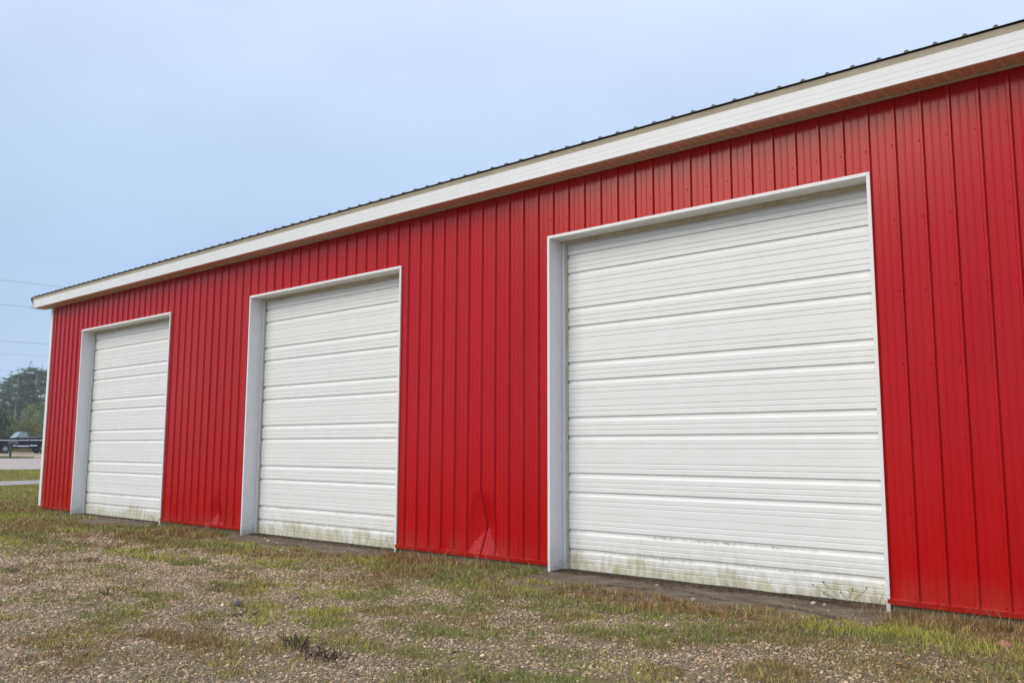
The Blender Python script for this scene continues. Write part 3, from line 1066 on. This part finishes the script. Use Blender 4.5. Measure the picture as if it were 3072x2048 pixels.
# mown lawn by the lane
nl = 90000
dd = rng.uniform(19, 48, nl); ss = rng.uniform(-3.0, 6.5, nl)
x = CX + dd * UX + ss * RX; y = CY + dd * UY + ss * RY
pth = (dd > 32.8 + .75 * ss) & (dd < 36.2 + .45 * ss)
okk = ~pth & ~((x > -14.6) & (y > -.03)) & ~((x > -16.3) & (x < -14.4) & (y > .33) & (y < 5.5))
x, y, dd = x[okk], y[okk], dd[okk]
n = len(x)
h = rng.uniform(.03, .075, n)
col = blade_col(x * .7, y * .7, .02)
mixy = rng.random(n) < .45
col[mixy] = YELL[rng.integers(0, 3, mixy.sum())] * rng.uniform(.7, 1.1, (mixy.sum(), 1))
o = blades(x, y, h, rng.uniform(.010, .022, n), h * rng.uniform(.2, .8, n), col, 'lawn_grass')
tag(o, 'mown yellow-green lawn between the barn and the pale lane', 'lawn', kind='stuff')
# verge with the mailbox, rough grass behind the truck
nl = 9000
dd = rng.uniform(70.5, 75.5, nl); ss = rng.uniform(-12, 2.2, nl)
okk = dd < 75.4 - 2.2 * np.clip(ss / 2.2, 0, 1) - .3
dd, ss = dd[okk], ss[okk]
x = CX + dd * UX + ss * RX; y = CY + dd * UY + ss * RY
n = len(x)
o = blades(x, y, rng.uniform(.06, .14, n), rng.uniform(.03, .06, n), rng.uniform(.02, .07, n), np.array([(.15, .20, .05)]) * rng.uniform(.7, 1.3, (n, 1)), 'verge_grass')
tag(o, 'green grass verge round the mailbox beside the lane', 'grass verge', kind='stuff')
nl = 9000
dd = rng.uniform(95, 106, nl); ss = rng.uniform(-12, 14, nl)
x = CX + dd * UX + ss * RX; y = CY + dd * UY + ss * RY
o = blades(x, y, rng.uniform(.2, .6, nl), rng.uniform(.05, .10, nl), rng.uniform(.05, .2, nl), np.array([(.20, .17, .06), (.24, .17, .075), (.14, .15, .045)])[rng.integers(0, 3, nl)], 'rough_grass')
tag(o, 'rough brownish grass behind the parked pickup truck', 'rough grass', kind='stuff')

# ------------------------------------------------------------------ trees
M_BARK = mat('grey_bark', (.20, .165, .135), .9)
k = N(M_BARK); k.base(k.mix(k.noise(k.pos(), 3, 4, .6, (1, 1, .3)), (.30, .26, .22), (.46, .41, .36)))
def leaf_mat(name, a, b):
    m = mat(name, a, .7, .2)
    k = N(m)
    at_ = k('Attribute', attribute_name='tone').outputs['Fac']
    r = k('ObjectInfo').outputs['Random']
    c = k.mix(at_, a, b)
    k.base(k.mix(k.mr(r, 0, 1, 0, .25), c, tuple(q * .8 for q in a)))
    return m
M_PINE = leaf_mat('pine_needles', (.10, .145, .078), (.19, .25, .125))  # needle greens lightened, painting in part of the mist
M_BIRCH = leaf_mat('young_leaves', (.17, .22, .06), (.29, .34, .10))
M_SHRUB = leaf_mat('yellowing_leaves', (.13, .15, .025), (.27, .24, .045))
M_CEDAR = leaf_mat('dark_evergreen', (.032, .058, .026), (.075, .115, .048))

def quads(C_, size):
    n = len(C_)
    a = rng.normal(0, 1, (n, 3)); a /= np.linalg.norm(a, axis=1)[:, None]
    b = rng.normal(0, 1, (n, 3)); b -= (b * a).sum(1)[:, None] * a; b /= np.linalg.norm(b, axis=1)[:, None]
    s1 = size * rng.uniform(.5, 1.3, (n, 1)); s2 = s1 * rng.uniform(.35, .8, (n, 1))
    V = np.stack([C_ - a * s1, C_ + b * s2, C_ + a * s1, C_ - b * s2], 1).reshape(-1, 3)
    F = np.arange(n * 4).reshape(n, 4)
    return V, F
def foliage(name, C_, size, material):
    V, F = quads(C_, size)
    me = np_mesh(name, V, F)
    me.materials.append(material)
    t = np.repeat(np.clip(rng.normal(.45, .25, len(C_)), 0, 1), 4)
    me.attributes.new('tone', 'FLOAT', 'POINT').data.foreach_set('value', t.astype(np.float32))
    return me
def pine(H, seed):
    r = random.Random(seed)
    q = MB()
    q.tube([(0, 0, -.3), (r.uniform(-.1, .1), r.uniform(-.1, .1), H * .5), (r.uniform(-.25, .25), r.uniform(-.25, .25), H * .97)], [.17, .13, .03], 7)
    pts = []
    z_ = H * .50
    while z_ < H * .985:
        t = (z_ - H * .50) / (H * .50)
        for j in range(r.choice((3, 4, 5))):
            if r.random() < .15: continue
            an = r.uniform(0, 6.28)
            L_ = (2.1 * (1 - t) ** .7 + .35) * r.uniform(.5, 1.15) * (.55 + .9 * min(1, t * 3))
            rise = r.uniform(.05, .45) * L_
            tip = (math.cos(an) * L_, math.sin(an) * L_, z_ + rise)
            q.tube([(0, 0, z_), (tip[0] * .6, tip[1] * .6, z_ + rise * .45), tip], [.045, .03, .012], 4, cap=False)
            for f in (.5, .75, 1.0):
                if r.random() < .12: continue
                c_ = np.array([tip[0] * f, tip[1] * f, z_ + rise * f])
                pts.append(c_ + rng.normal(0, 1, (18, 3)) * np.array([.24, .24, .13]))
        z_ += H * r.uniform(.028, .05)
    pts.append(np.array([0, 0, H]) + rng.normal(0, 1, (20, 3)) * np.array([.16, .16, .4]))
    return q.mesh('trunk', [M_BARK], smooth=True), foliage('crown', np.concatenate(pts), .15, M_PINE)
def leafy(H, wid, z0, material, seed, nclump=60, per=36, leaf=.13, stems=3):
    r = random.Random(seed)
    q = MB(); pts = []
    tops = []
    for j in range(stems):
        an = r.uniform(0, 6.28); o_ = r.uniform(0, wid * .25)
        bx, by = math.cos(an) * o_, math.sin(an) * o_
        tx, ty = bx * 2.2 + r.uniform(-.2, .2), by * 2.2 + r.uniform(-.2, .2)
        q.tube([(bx * .4, by * .4, -.3), ((bx + tx) / 2, (by + ty) / 2, H * .5), (tx, ty, H * .92)], [.07, .05, .015], 6)
        tops.append((tx, ty))
    for j in range(nclump):
        t = r.random() ** .8
        rad = wid * (math.sin(math.pi * (.12 + .80 * t)) ** .8) * math.sqrt(r.random())
        an = r.uniform(0, 6.28)
        c_ = np.array([math.cos(an) * rad, math.sin(an) * rad, z0 + (H - z0) * t])
        if rad > .3:
            q.tube([(0, 0, max(.2, c_[2] - rad * .7)), tuple(c_)], [.022, .008], 3, cap=False)
        pts.append(c_ + rng.normal(0, 1, (per, 3)) * np.array([.25, .25, .2]) * (wid / 1.6 + .35))
    return q.mesh('trunk', [M_BARK], smooth=True), foliage('crown', np.concatenate(pts), leaf, material)
def put_tree(name, parts, d_, s_, rotz, sc, label, cat, group=None):
    x, y, z_ = fpt(d_, s_)
    o = empty(name, (x, y, z_ - .05))
    o.rotation_euler = (0, 0, rotz)
    o.scale = (sc, sc, sc)
    tag(o, label, cat, group)
    link('trunk', parts[0], None, o)
    link('crown', parts[1], None, o)
    return o
PINES = [pine(14.0, 3), pine(14.6, 5), pine(13.2, 8)]
ORD = ['leftmost', 'second', 'third', 'fourth', 'fifth', 'sixth', 'seventh', 'eighth', 'ninth']
for i, (d_, s_, sc) in enumerate([(186, -.6, .80), (188, 1.1, .88), (183, 2.15, .95), (187, 3.25, .95), (185, 4.1, 1.0), (184, 5.3, 1.03), (188, 7.4, 1.02)]):
    lab = ('pale-trunked pine at the front edge of the hazy wood, leftmost of its row' if i == 0 else
           'pale-trunked pine at the front edge of the hazy wood, %s from left' % ORD[i])
    put_tree('pine_tree', PINES[i % 3], d_, s_, i * 1.9, sc, lab, 'pine tree', 'front pines of the wood beyond the lane')
for i, (d_, s_, sc) in enumerate([(204, -1.9, .80), (208, .6, .90), (203, 2.4, 1.03), (210, 4.0, 1.0), (205, 5.6, 1.08), (212, 7.0, 1.1), (206, 8.6, 1.08)]):
    lab = ('dark pine in the back row of the hazy wood, leftmost of its row' if i == 0 else
           'dark pine in the back row of the hazy wood, %s from left' % ORD[i])
    put_tree('pine_tree', PINES[(i + 1) % 3], d_, s_, i * 2.3 + 1, sc, lab, 'pine tree', 'back pines of the wood beyond the lane')
BIR = [leafy(7.0, 1.7, 1.0, M_BIRCH, 21, 70, 34, .12, 3), leafy(6.2, 1.5, .8, M_BIRCH, 22, 60, 34, .12, 2)]
for i, (d_, s_, sc, lab) in enumerate([(150, 3.9, .86, 'light green young tree behind the truck bed, left of the barn-side pair'),
                                       (147, 5.1, 1.0, 'taller light green young tree next to the barn corner'),
                                       (152, 6.4, .95, 'light green young tree mostly hidden by the barn corner'),
                                       (158, 1.6, .72, 'small pale green tree between the pine trunks above the truck cab')]):
    put_tree('young_tree', BIR[i % 2], d_, s_, i * 1.3, sc, lab, 'tree', 'young trees in front of the wood')
UND = leafy(5.0, 1.8, .4, leaf_mat('understory_leaves', (.12, .17, .065), (.21, .26, .095)), 51, 70, 34, .13, 3)
for i, (d_, s_, sc) in enumerate([(192, -.9, .95), (194, .9, .7), (191, 2.7, .75), (193, 4.4, .95), (192, 6.6, 1.05)]):
    lab = ('leafy undergrowth tree below the pines, leftmost of its row' if i == 0 else 'leafy undergrowth tree below the pines, %s from left' % ORD[i])
    put_tree('undergrowth_tree', UND, d_, s_, i * 1.7, sc, lab, 'tree', 'undergrowth below the pines')
# the wood behind, one unbroken mass
nw = 46000
dd = rng.uniform(216, 250, nw); ss = rng.uniform(-62, 32, nw)
hh = 1.5 + (8.5 + 5.5 * sstep(-3.5, -7, ss)) * rng.random(nw) ** .8 * (.7 + .45 * vnoise(ss * .45, dd * 0, 91, 3))
C_ = np.stack([CX + dd * UX + ss * RX, CY + dd * UY + ss * RY, hh + 2.6], 1)
o = link('distant_wood', foliage('distant_wood', C_, .42, M_PINE))
tag(o, 'hazy mass of the wood behind the rows of pines', 'wood', kind='stuff')
SH = leafy(3.0, 1.25, .3, M_SHRUB, 31, 60, 34, .085, 4)
put_tree('shrub', SH, 112, 2.55, 0, 1.0, 'yellow-green shrub behind the truck cab', 'shrub')
put_tree('shrub', SH, 116, 4.9, 2, .8, 'smaller yellowing shrub behind the truck bed', 'shrub')
CD = leafy(4.0, 1.9, .2, M_CEDAR, 41, 90, 40, .11, 2)
put_tree('evergreen_bush', CD, 109, -.55, 0, .98, 'dark evergreen bush behind the truck hood, nearest the cab', 'bush')
put_tree('evergreen_bush', CD, 113, -2.4, 2, 1.15, 'dark evergreen bush at the left edge of the view', 'bush')

# ------------------------------------------------------------------ power lines
M_WIRE = mat('wire', (.05, .055, .06), .6)
wires = [(70, 12.98, -.032, 'topmost power line in the sky left of the barn roof'), (70, 11.27, -.026, 'second power line from the top left of the barn'),
         (70, 8.72, -.012, 'third power line from the top left of the barn'), (82, 8.93, .012, 'faint fourth power line from the top left of the barn'),
         (82, 7.60, -.03, 'faintest lowest power line just above the pine tops')]
for d_, z_, sl, lab in wires:
    q = MB()
    pts = []
    for i in range(41):
        s_ = -60 + 120 * i / 40
        x, y = CX + d_ * UX + s_ * RX, CY + d_ * UY + s_ * RY
        pts.append((x, y, z_ + sl * s_ + .0011 * s_ * s_))
    q.tube(pts, .009 if d_ < 75 else .006, 6)
    tag(q.build('power_line', M_WIRE, smooth=True), lab, 'power line', 'power lines above the lane')

# ------------------------------------------------------------------ pickup truck
def car_paint(name, c_, r=.25):
    m = mat(name, c_, r, .5)
    m.node_tree.nodes['Principled BSDF'].inputs['Coat Weight'].default_value = .15
    return m
M_NAVY = car_paint('navy_paint', (.007, .010, .028), .5)
M_NAVY.node_tree.nodes['Principled BSDF'].inputs['Specular IOR Level'].default_value = .12
M_NAVY.node_tree.nodes['Principled BSDF'].inputs['Coat Weight'].default_value = 0
M_NAVYT = car_paint('blue_grey_paint', (.17, .20, .26))
M_WSTR = mat('white_stripe', (.85, .85, .83), .4)
M_GLASS = mat('glass', (.26, .32, .30), .08, .6)
M_RUB = mat('tyre_rubber', (.03, .03, .03), .85)
M_RIM = mat('alloy', (.42, .42, .41), .35, .5, .5)
M_BLK = mat('black_trim', (.02, .02, .02), .6)
M_LAMP = mat('lamp_lens', (.6, .6, .58), .1)
M_TAIL = mat('tail_lens', (.35, .02, .02), .2)
fx, fy, fz = fpt(90, .26)
PH = math.radians(16)
hd = Vector((-RX * math.cos(PH) - UX * math.sin(PH), -RY * math.cos(PH) - UY * math.sin(PH), 0)).normalized()
org = Vector((fx, fy, 0)) - hd * 1.72
truck = empty('pickup_truck', (org.x, org.y, fz + .01))
rear = fpt(90.9, 3.2)
truck.rotation_euler = (0, math.atan2(rear[2] - fz + .02, 3.36), math.atan2(hd.y, hd.x))
tag(truck, 'dark blue single-cab pickup truck with white side stripes parked beyond the lane', 'pickup truck')
def arch(cx_, z0, r_, a0, a1, n=9):
    return [(cx_ + r_ * math.cos(a0 + (a1 - a0) * i / n), z0 + r_ * math.sin(a0 + (a1 - a0) * i / n)) for i in range(n + 1)]
FA, RA, WR = 1.72, -1.36, .39
HW = .99
def tpart(q, name, m, par=None, **k): return q.build(name, m, par or truck, **k)
q = MB()
a0 = math.asin((.62 - WR) / .50)
q.prism([(.78, .62)] + arch(FA, WR, .50, math.pi - a0, a0) + [(2.52, .60), (2.60, .70), (2.60, 1.18), (2.52, 1.26), (.95, 1.36), (.78, 1.36)], -HW, HW, 'y')
tpart(q, 'front_body', M_NAVY, bevel=.03, bevseg=2)
q = MB(); q.prism([(.775, .58), (.775, 1.36), (-.12, 1.36), (-.12, .58)], -HW + .002, HW - .002, 'y')
cabl = tpart(q, 'cab_body', M_NAVY, bevel=.02, bevseg=2)
# greenhouse: tapered
q = MB()
bw, tw = .94, .74
vs = [(.96, -bw, 1.35), (.96, bw, 1.35), (-.11, bw, 1.35), (-.11, -bw, 1.35), (.46, -tw, 1.91), (.46, tw, 1.91), (-.02, tw, 1.91), (-.02, -tw, 1.91)]
q.add(vs, [(0, 1, 2, 3), (4, 7, 6, 5), (0, 4, 5, 1), (1, 5, 6, 2), (2, 6, 7, 3), (3, 7, 4, 0)])
tpart(q, 'cab_roof', M_NAVYT, bevel=.05, bevseg=2)
def lerp(a, b, t): return tuple(p + (r_ - p) * t for p, r_ in zip(a, b))
def pane(c00, c10, c11, c01, u0, u1, v0, v1, off):
    def at(u, v): return Vector(lerp(lerp(c00, c10, u), lerp(c01, c11, u), v))
    p_ = [at(u0, v0), at(u1, v0), at(u1, v1), at(u0, v1)]
    nrm = (p_[1] - p_[0]).cross(p_[3] - p_[0]).normalized()
    if nrm.dot(sum(p_, Vector()) / 4 - Vector((.4, 0, 1.55))) < 0: nrm = -nrm
    q = MB(); q.add([v_ + nrm * off for v_ in p_] + [v_ - nrm * .01 for v_ in p_], [(0, 1, 2, 3), (7, 6, 5, 4), (0, 4, 5, 1), (1, 5, 6, 2), (2, 6, 7, 3), (3, 7, 4, 0)])
    return q
for sg in (-1, 1):
    b0, b1, t1, t0 = (.96, sg * bw, 1.35), (-.11, sg * bw, 1.35), (-.02, sg * tw, 1.91), (.46, sg * tw, 1.91)
    tpart(pane(b0, b1, t1, t0, .13, .86, .08, .82, .006), 'side_window', M_GLASS)
tpart(pane((.96, -bw, 1.35), (.96, bw, 1.35), (.46, tw, 1.91), (.46, -tw, 1.91), .07, .93, .06, .88, .006), 'windshield', M_GLASS)
tpart(pane((-.11, -bw, 1.35), (-.11, bw, 1.35), (-.02, tw, 1.91), (-.02, -tw, 1.91), .15, .85, .15, .8, .006), 'rear_window', M_GLASS)
# bed: two sides, floor, bulkhead, tailgate
side = [(-.16, .62)] + [(-.16, 1.36), (-2.44, 1.36), (-2.44, .68)] + arch(RA, WR, .50, math.pi - a0, a0)
for sg in (-1, 1):
    q = MB(); y0, y1 = sorted((sg * HW, sg * (HW - .14)))
    q.prism(side, y0, y1, 'y')
    tpart(q, 'bed_side', M_NAVY, bevel=.02, bevseg=2)
q = MB(); q.box(-2.40, -.18, -.84, .84, .70, .76); tpart(q, 'bed_floor', M_NAVY)
q = MB(); q.box(-.22, -.17, -.84, .84, .77, 1.35); tpart(q, 'bed_front', M_NAVY)
q = MB(); q.box(-2.46, -2.41, -.845, .845, .68, 1.35); tpart(q, 'tailgate', M_NAVY, bevel=.012)
q = MB(); q.box(-1.40, -.40, -.80, .80, .765, 1.43); tpart(q, 'car_roof_box', M_NAVYT, bevel=.03)  # box in the bed standing in for a parked car's roof behind
q = MB(); q.box(-1.30, -.90, .801, .812, 1.365, 1.41); tpart(q, 'car_window_slot', M_BLK)  # dark slot standing in for that car's window
q = MB(); q.box(-2.3, -1.45, -.78, .78, .765, 1.42); tpart(q, 'white_car_block', M_WSTR, bevel=.05)  # block standing in for the white part beside the car roof
for sg in (-1, 1):
    for x0, x1, z0, z1, nm in ((.80, 2.52, 1.12, 1.19, 'upper_stripe'), (-.115, .77, 1.125, 1.20, 'upper_stripe'), (-2.42, -.18, 1.13, 1.205, 'upper_stripe'),
                               (.80, 1.18, .625, .73, 'rocker_stripe'), (-.115, .765, .59, .70, 'rocker_stripe'), (-.82, -.18, .635, .74, 'rocker_stripe')):
        q = MB(); y0, y1 = sorted((sg * (HW - .004), sg * (HW + .008))); q.box(x0, x1, y0, y1, z0, z1)
        tpart(q, nm, M_WSTR, bevel=.003)
    q = MB(); y0, y1 = sorted((sg * (HW - .01), sg * (HW + .03))); q.box(-.06, .08, y0, y1, 1.25, 1.28); tpart(q, 'door_handle', M_RIM, bevel=.006)
    q = MB(); q.tube([(.66, sg * .93, 1.34), (.64, sg * 1.08, 1.40)], .015, 6); y0, y1 = sorted((sg * 1.06, sg * 1.20)); q.box(.61, .67, y0, y1, 1.36, 1.54)
    tpart(q, 'side_mirror', M_RIM, bevel=.01)
    q = MB(); y0, y1 = sorted((sg * .66, sg * .90)); q.box(2.58, 2.62, y0, y1, .92, 1.10); tpart(q, 'headlight', M_LAMP, bevel=.01)
    q = MB(); y0, y1 = sorted((sg * .86, sg * .97)); q.box(-2.47, -2.43, y0, y1, .9, 1.25); tpart(q, 'tail_light', M_TAIL, bevel=.008)
    for ax_ in (FA, RA):
        w = bpy.data.objects.new('wheel', None)
        COL.objects.link(w); w.parent = truck; w.location = (ax_, sg * .83, WR)
        q = MB(); q.lathe([(.235, -.13), (.33, -.14), (.385, -.12), (.40, -.08), (.40, .08), (.385, .12), (.33, .14), (.235, .13)], 28, 'y')
        link('tyre', q.mesh('tyre', [M_RUB], smooth=True), None, w)
        q = MB(); q.lathe([(.236, -.12), (.225, -.12), (.215, sg * .06), (.14, sg * .085), (.10, sg * .11), (.0, sg * .12)], 28, 'y')
        for k5 in range(6):
            an = k5 * math.pi / 3
            c_ = (.155 * math.cos(an), sg * .088, .155 * math.sin(an))
            q.tube([(c_[0], c_[1] - .01, c_[2]), (c_[0], c_[1] + sg * .012, c_[2])], .03, 8)
        link('rim', q.mesh('rim', [M_RIM], smooth=False), None, w)
q = MB(); q.box(2.60, 2.68, -.96, .96, .58, .78); tpart(q, 'front_bumper', M_RIM, bevel=.02)
q = MB(); q.box(-2.56, -2.48, -.96, .96, .58, .72); tpart(q, 'rear_bumper', M_RIM, bevel=.02)
q = MB(); q.box(2.59, 2.615, -.62, .62, .88, 1.12); tpart(q, 'grille', M_BLK, bevel=.01)
q = MB(); q.box(-2.3, 2.4, -.45, .45, .42, .60); tpart(q, 'chassis', M_BLK, bevel=.03)

# ------------------------------------------------------------------ mailbox
M_GRN = mat('green_plastic', (.018, .055, .045), .5)
M_GRNT = mat('pale_green_lid', (.10, .15, .13), .5)
mx, my, mz = fpt(76, .76)
mbx = empty('mailbox', (mx, my, mz))
mbx.rotation_euler = (0, 0, math.atan2(RY, RX) + .25)
tag(mbx, 'dark green mailbox on a post in front of the pickup truck', 'mailbox')
q = MB(); q.box(-.07, .07, -.07, .07, -.2, .86); q.build('post', M_GRN, mbx, bevel=.012)
q = MB()
pf = [(-.12, .86), (.12, .86), (.12, 1.03)] + [(.12 * math.cos(t), 1.03 + .10 * math.sin(t)) for t in np.linspace(.3, math.pi - .3, 7)] + [(-.12, 1.03)]
q.prism(pf, -.13, .46, 'x')
bx = q.build('box', M_GRN, mbx, bevel=.008)
q = MB(); q.prism([(p_[0] * 1.05, p_[1] + .012) for p_ in pf[2:]], -.16, .475, 'x'); q.build('lid', M_GRNT, mbx)
q = MB(); q.box(.1, .13, -.145, -.125, .92, 1.14); q.box(.1, .2, -.145, -.125, 1.10, 1.15); q.build('flag', M_TAIL, mbx)

# ------------------------------------------------------------------ small things in the yard
def rock(name, loc, size, colr, label, seed, cat='stone', group=None, var=.35):
    bm = bmesh.new()
    bmesh.ops.create_icosphere(bm, subdivisions=3, radius=1)
    for v in bm.verts:
        n_ = float(vnoise(v.co.x * 1.1 + seed * 3, v.co.y * 1.1 + v.co.z * 1.7 + 40, seed, 3))
        v.co *= 1 + var * (n_ - .5)
        v.co = Vector((v.co.x * size[0], v.co.y * size[1], v.co.z * size[2]))
    me = bpy.data.meshes.new(name); bm.to_mesh(me); bm.free()
    me.polygons.foreach_set('use_smooth', [True] * len(me.polygons))
    m = mat(name + '_surface', colr, .8, .3)
    k = N(m); k.base(k.mix(k.mr(k.noise(k.pos(), 120, 4, .7), .3, .7), tuple(c_ * .75 for c_ in colr), tuple(min(1, c_ * 1.2) for c_ in colr)))
    k.bump(k.noise(k.pos(), 90, 4, .7), .5, .004)
    o = link(name, me, m, None, (loc[0], loc[1], float(gz(*loc[:2])) + loc[2]))
    o.rotation_euler = (0, .1, seed)
    tag(o, label, cat, group)
rock('stone', (4.68, -.81, .012), (.095, .060, .038), (.40, .19, .14), 'pink stone in the grass below the right end of the wall', 2, var=.8)
rock('stone', (2.98, -.06, .075), (.024, .018, .016), (.62, .52, .45), 'small pale stone on the apron of the near door', 4)
rock('stone', (3.08, -.05, .072), (.017, .014, .012), (.58, .50, .44), 'tiny pale stone beside the small pale stone on the near apron', 5)
rock('stone', (-5.2, -.30, .07), (.024, .02, .018), (.66, .58, .52), 'white stone on the apron of the middle door', 6)
rock('stone', (2.05, -.55, .06), (.030, .024, .02), (.40, .34, .29), 'grey stone at the front edge of the near apron', 7)
rock('stone', (-.75, -3.55, .02), (.045, .035, .032), (.14, .13, .13), 'dark rounded stone in the gravel above the cut stubble', 8)

M_LEAF = mat('dead_leaf', (.50, .26, .06), .6)
q = MB()
lv = [(-.045, 0, .006), (-.02, .022, .012), (.015, .026, .010), (.048, 0, .014), (.015, -.026, .018), (-.02, -.02, .016), (0, 0, .004)]
q.add(lv, [(6, 0, 1), (6, 1, 2), (6, 2, 3), (6, 3, 4), (6, 4, 5), (6, 5, 0)])
lf = q.build('fallen_leaf', M_LEAF, None, (4.30, -1.92, float(gz(4.30, -1.92)) + .016), fix=False)
tag(lf, 'orange fallen leaf on the gravel near the right edge', 'leaf')

M_STEM = mat('dead_stem', (.055, .035, .025), .85)
k = N(M_STEM); k.base(k.mix(k.noise(k.pos(), 30, 4, .7), (.035, .022, .016), (.12, .08, .055)))
M_CUT = mat('cut_wood', (.50, .40, .26), .8)
def stubble(loc, stems, label, fine=14, spread=.12, group='dead weed clumps in the gravel', name='cut_shrub', cat='shrub stump'):
    x, y = loc
    o = empty(name, (x, y, float(gz(x, y)) - .01))
    tag(o, label, cat, group)
    r = random.Random(int(abs(x * 77 + y * 31) * 10))
    for (bx_, by_, tx_, ty_, h_, rad) in stems:
        q = MB(); q.tube([(bx_, by_, -.02), ((bx_ * .5 + tx_ * .5), (by_ + ty_) / 2, h_ * .5), (tx_, ty_, h_)], [rad * 1.3, rad, rad * .75], 7)
        st = q.build('stem', M_STEM, o, smooth=True)
        q = MB(); q.tube([(tx_, ty_, h_ - .001), (tx_ + (tx_ - bx_) * .04, ty_, h_ + .003)], rad * .78, 7)
        q.build('cut_end', M_CUT, st)
    q = MB()
    for i in range(fine):
        bx_, by_ = r.gauss(0, spread * .6), r.gauss(0, spread * .35)
        tx_, ty_ = bx_ + r.gauss(0, .06), by_ + r.gauss(0, .05)
        q.tube([(bx_, by_, -.01), ((bx_ + tx_) / 2 + r.gauss(0, .01), (by_ + ty_) / 2, r.uniform(.02, .05)), (tx_, ty_, r.uniform(.025, .10))], [.004, .003, .0016], 4)
    t_ = q.build('twigs', M_STEM, o)
    t_['kind'] = 'stuff'
stubble((.95, -4.14), [(-.08, 0, -.19, -.03, .075, .007), (-.02, .02, -.035, .02, .085, .008), (.05, .0, .13, .02, .095, .008), (.07, .02, .15, .0, .075, .006)],
        'cut dark shrub stub with three thick pale-ended stems in the gravel', 46, .15)
stubble((1.36, -4.20), [(.0, .0, .01, .0, .07, .006), (.05, .0, .09, .02, .07, .005)], 'fine dark twig clump just right of the thick cut stub', 60, .16)
for (x, y), lab in (((-2.2, -4.05), 'small dead twig clump in the gravel at left of the cut stub'), ((-4.6, -4.0), 'small dead weed clump in the gravel below the far door'),
                    ((-1.6, -3.2), 'dead weed clump between the middle door and the cut stub'), ((-4.7, -3.1), 'dead weed clump in the thin grass left of the middle door'),
                    ((-.35, -3.75), 'low dead twig cluster in the gravel left of the big stub')):
    stubble((x, y), [], lab, 12, .10, name='dead_weed', cat='dead weed')

# dry seed-head weed in front of the near door's right foot
x, y = 3.22, .02
wd = empty('dry_weed', (x, y, -.02))
tag(wd, 'thin dry weed with dark seed heads at the right foot of the near door', 'weed')
for i, (dx_, dy_, h_) in enumerate(((-.24, -.06, .17), (-.17, -.04, .20), (.05, .0, .16), (.17, -.05, .19), (-.10, .02, .12), (-.26, -.02, .10))):
    q = MB(); q.tube([(0.02 * i, 0, 0), (dx_ * .35 + .02 * i, dy_ * .4, h_ * .5), (dx_ + .02 * i, dy_, h_)], [.0022, .0015, .001], 5)
    st = q.build('stem', M_STEM, wd)
    q = MB()
    for j in range(4):
        t_ = .6 + .1 * j
        bx_, bz_ = dx_ * t_ + .02 * i, h_ * t_
        q.tube([(bx_, dy_ * t_, bz_), (bx_ + random.uniform(-.05, .05), dy_ * t_, bz_ + random.uniform(.01, .04))], [.0014, .001], 4)
    q.tube([(dx_ + .02 * i, dy_, h_ - .004), (dx_ + .02 * i - .004, dy_, h_ + .008), (dx_ + .02 * i - .006, dy_, h_ + .016)], [.003, .0065, .003], 6)
    q.build('seed_head', M_STEM, st)

# ------------------------------------------------------------------ haze
q = MB(); q.box(-330, 60, -70, 190, -2.0, 24)
hz_m = bpy.data.materials.new('thin_mist')
hz_m.use_nodes = True
hn = hz_m.node_tree
for nd in list(hn.nodes):
    if nd.type != 'OUTPUT_MATERIAL': hn.nodes.remove(nd)
pv = hn.nodes.new('ShaderNodeVolumePrincipled')
pv.inputs['Color'].default_value = (.86, .92, 1.0, 1)
pv.inputs['Density'].default_value = .0007
hn.links.new(pv.outputs[0], [nd for nd in hn.nodes if nd.type == 'OUTPUT_MATERIAL'][0].inputs['Volume'])
hz = q.build('haze', hz_m)
tag(hz, 'thin pale morning mist over the yard and wood', 'haze', kind='stuff')
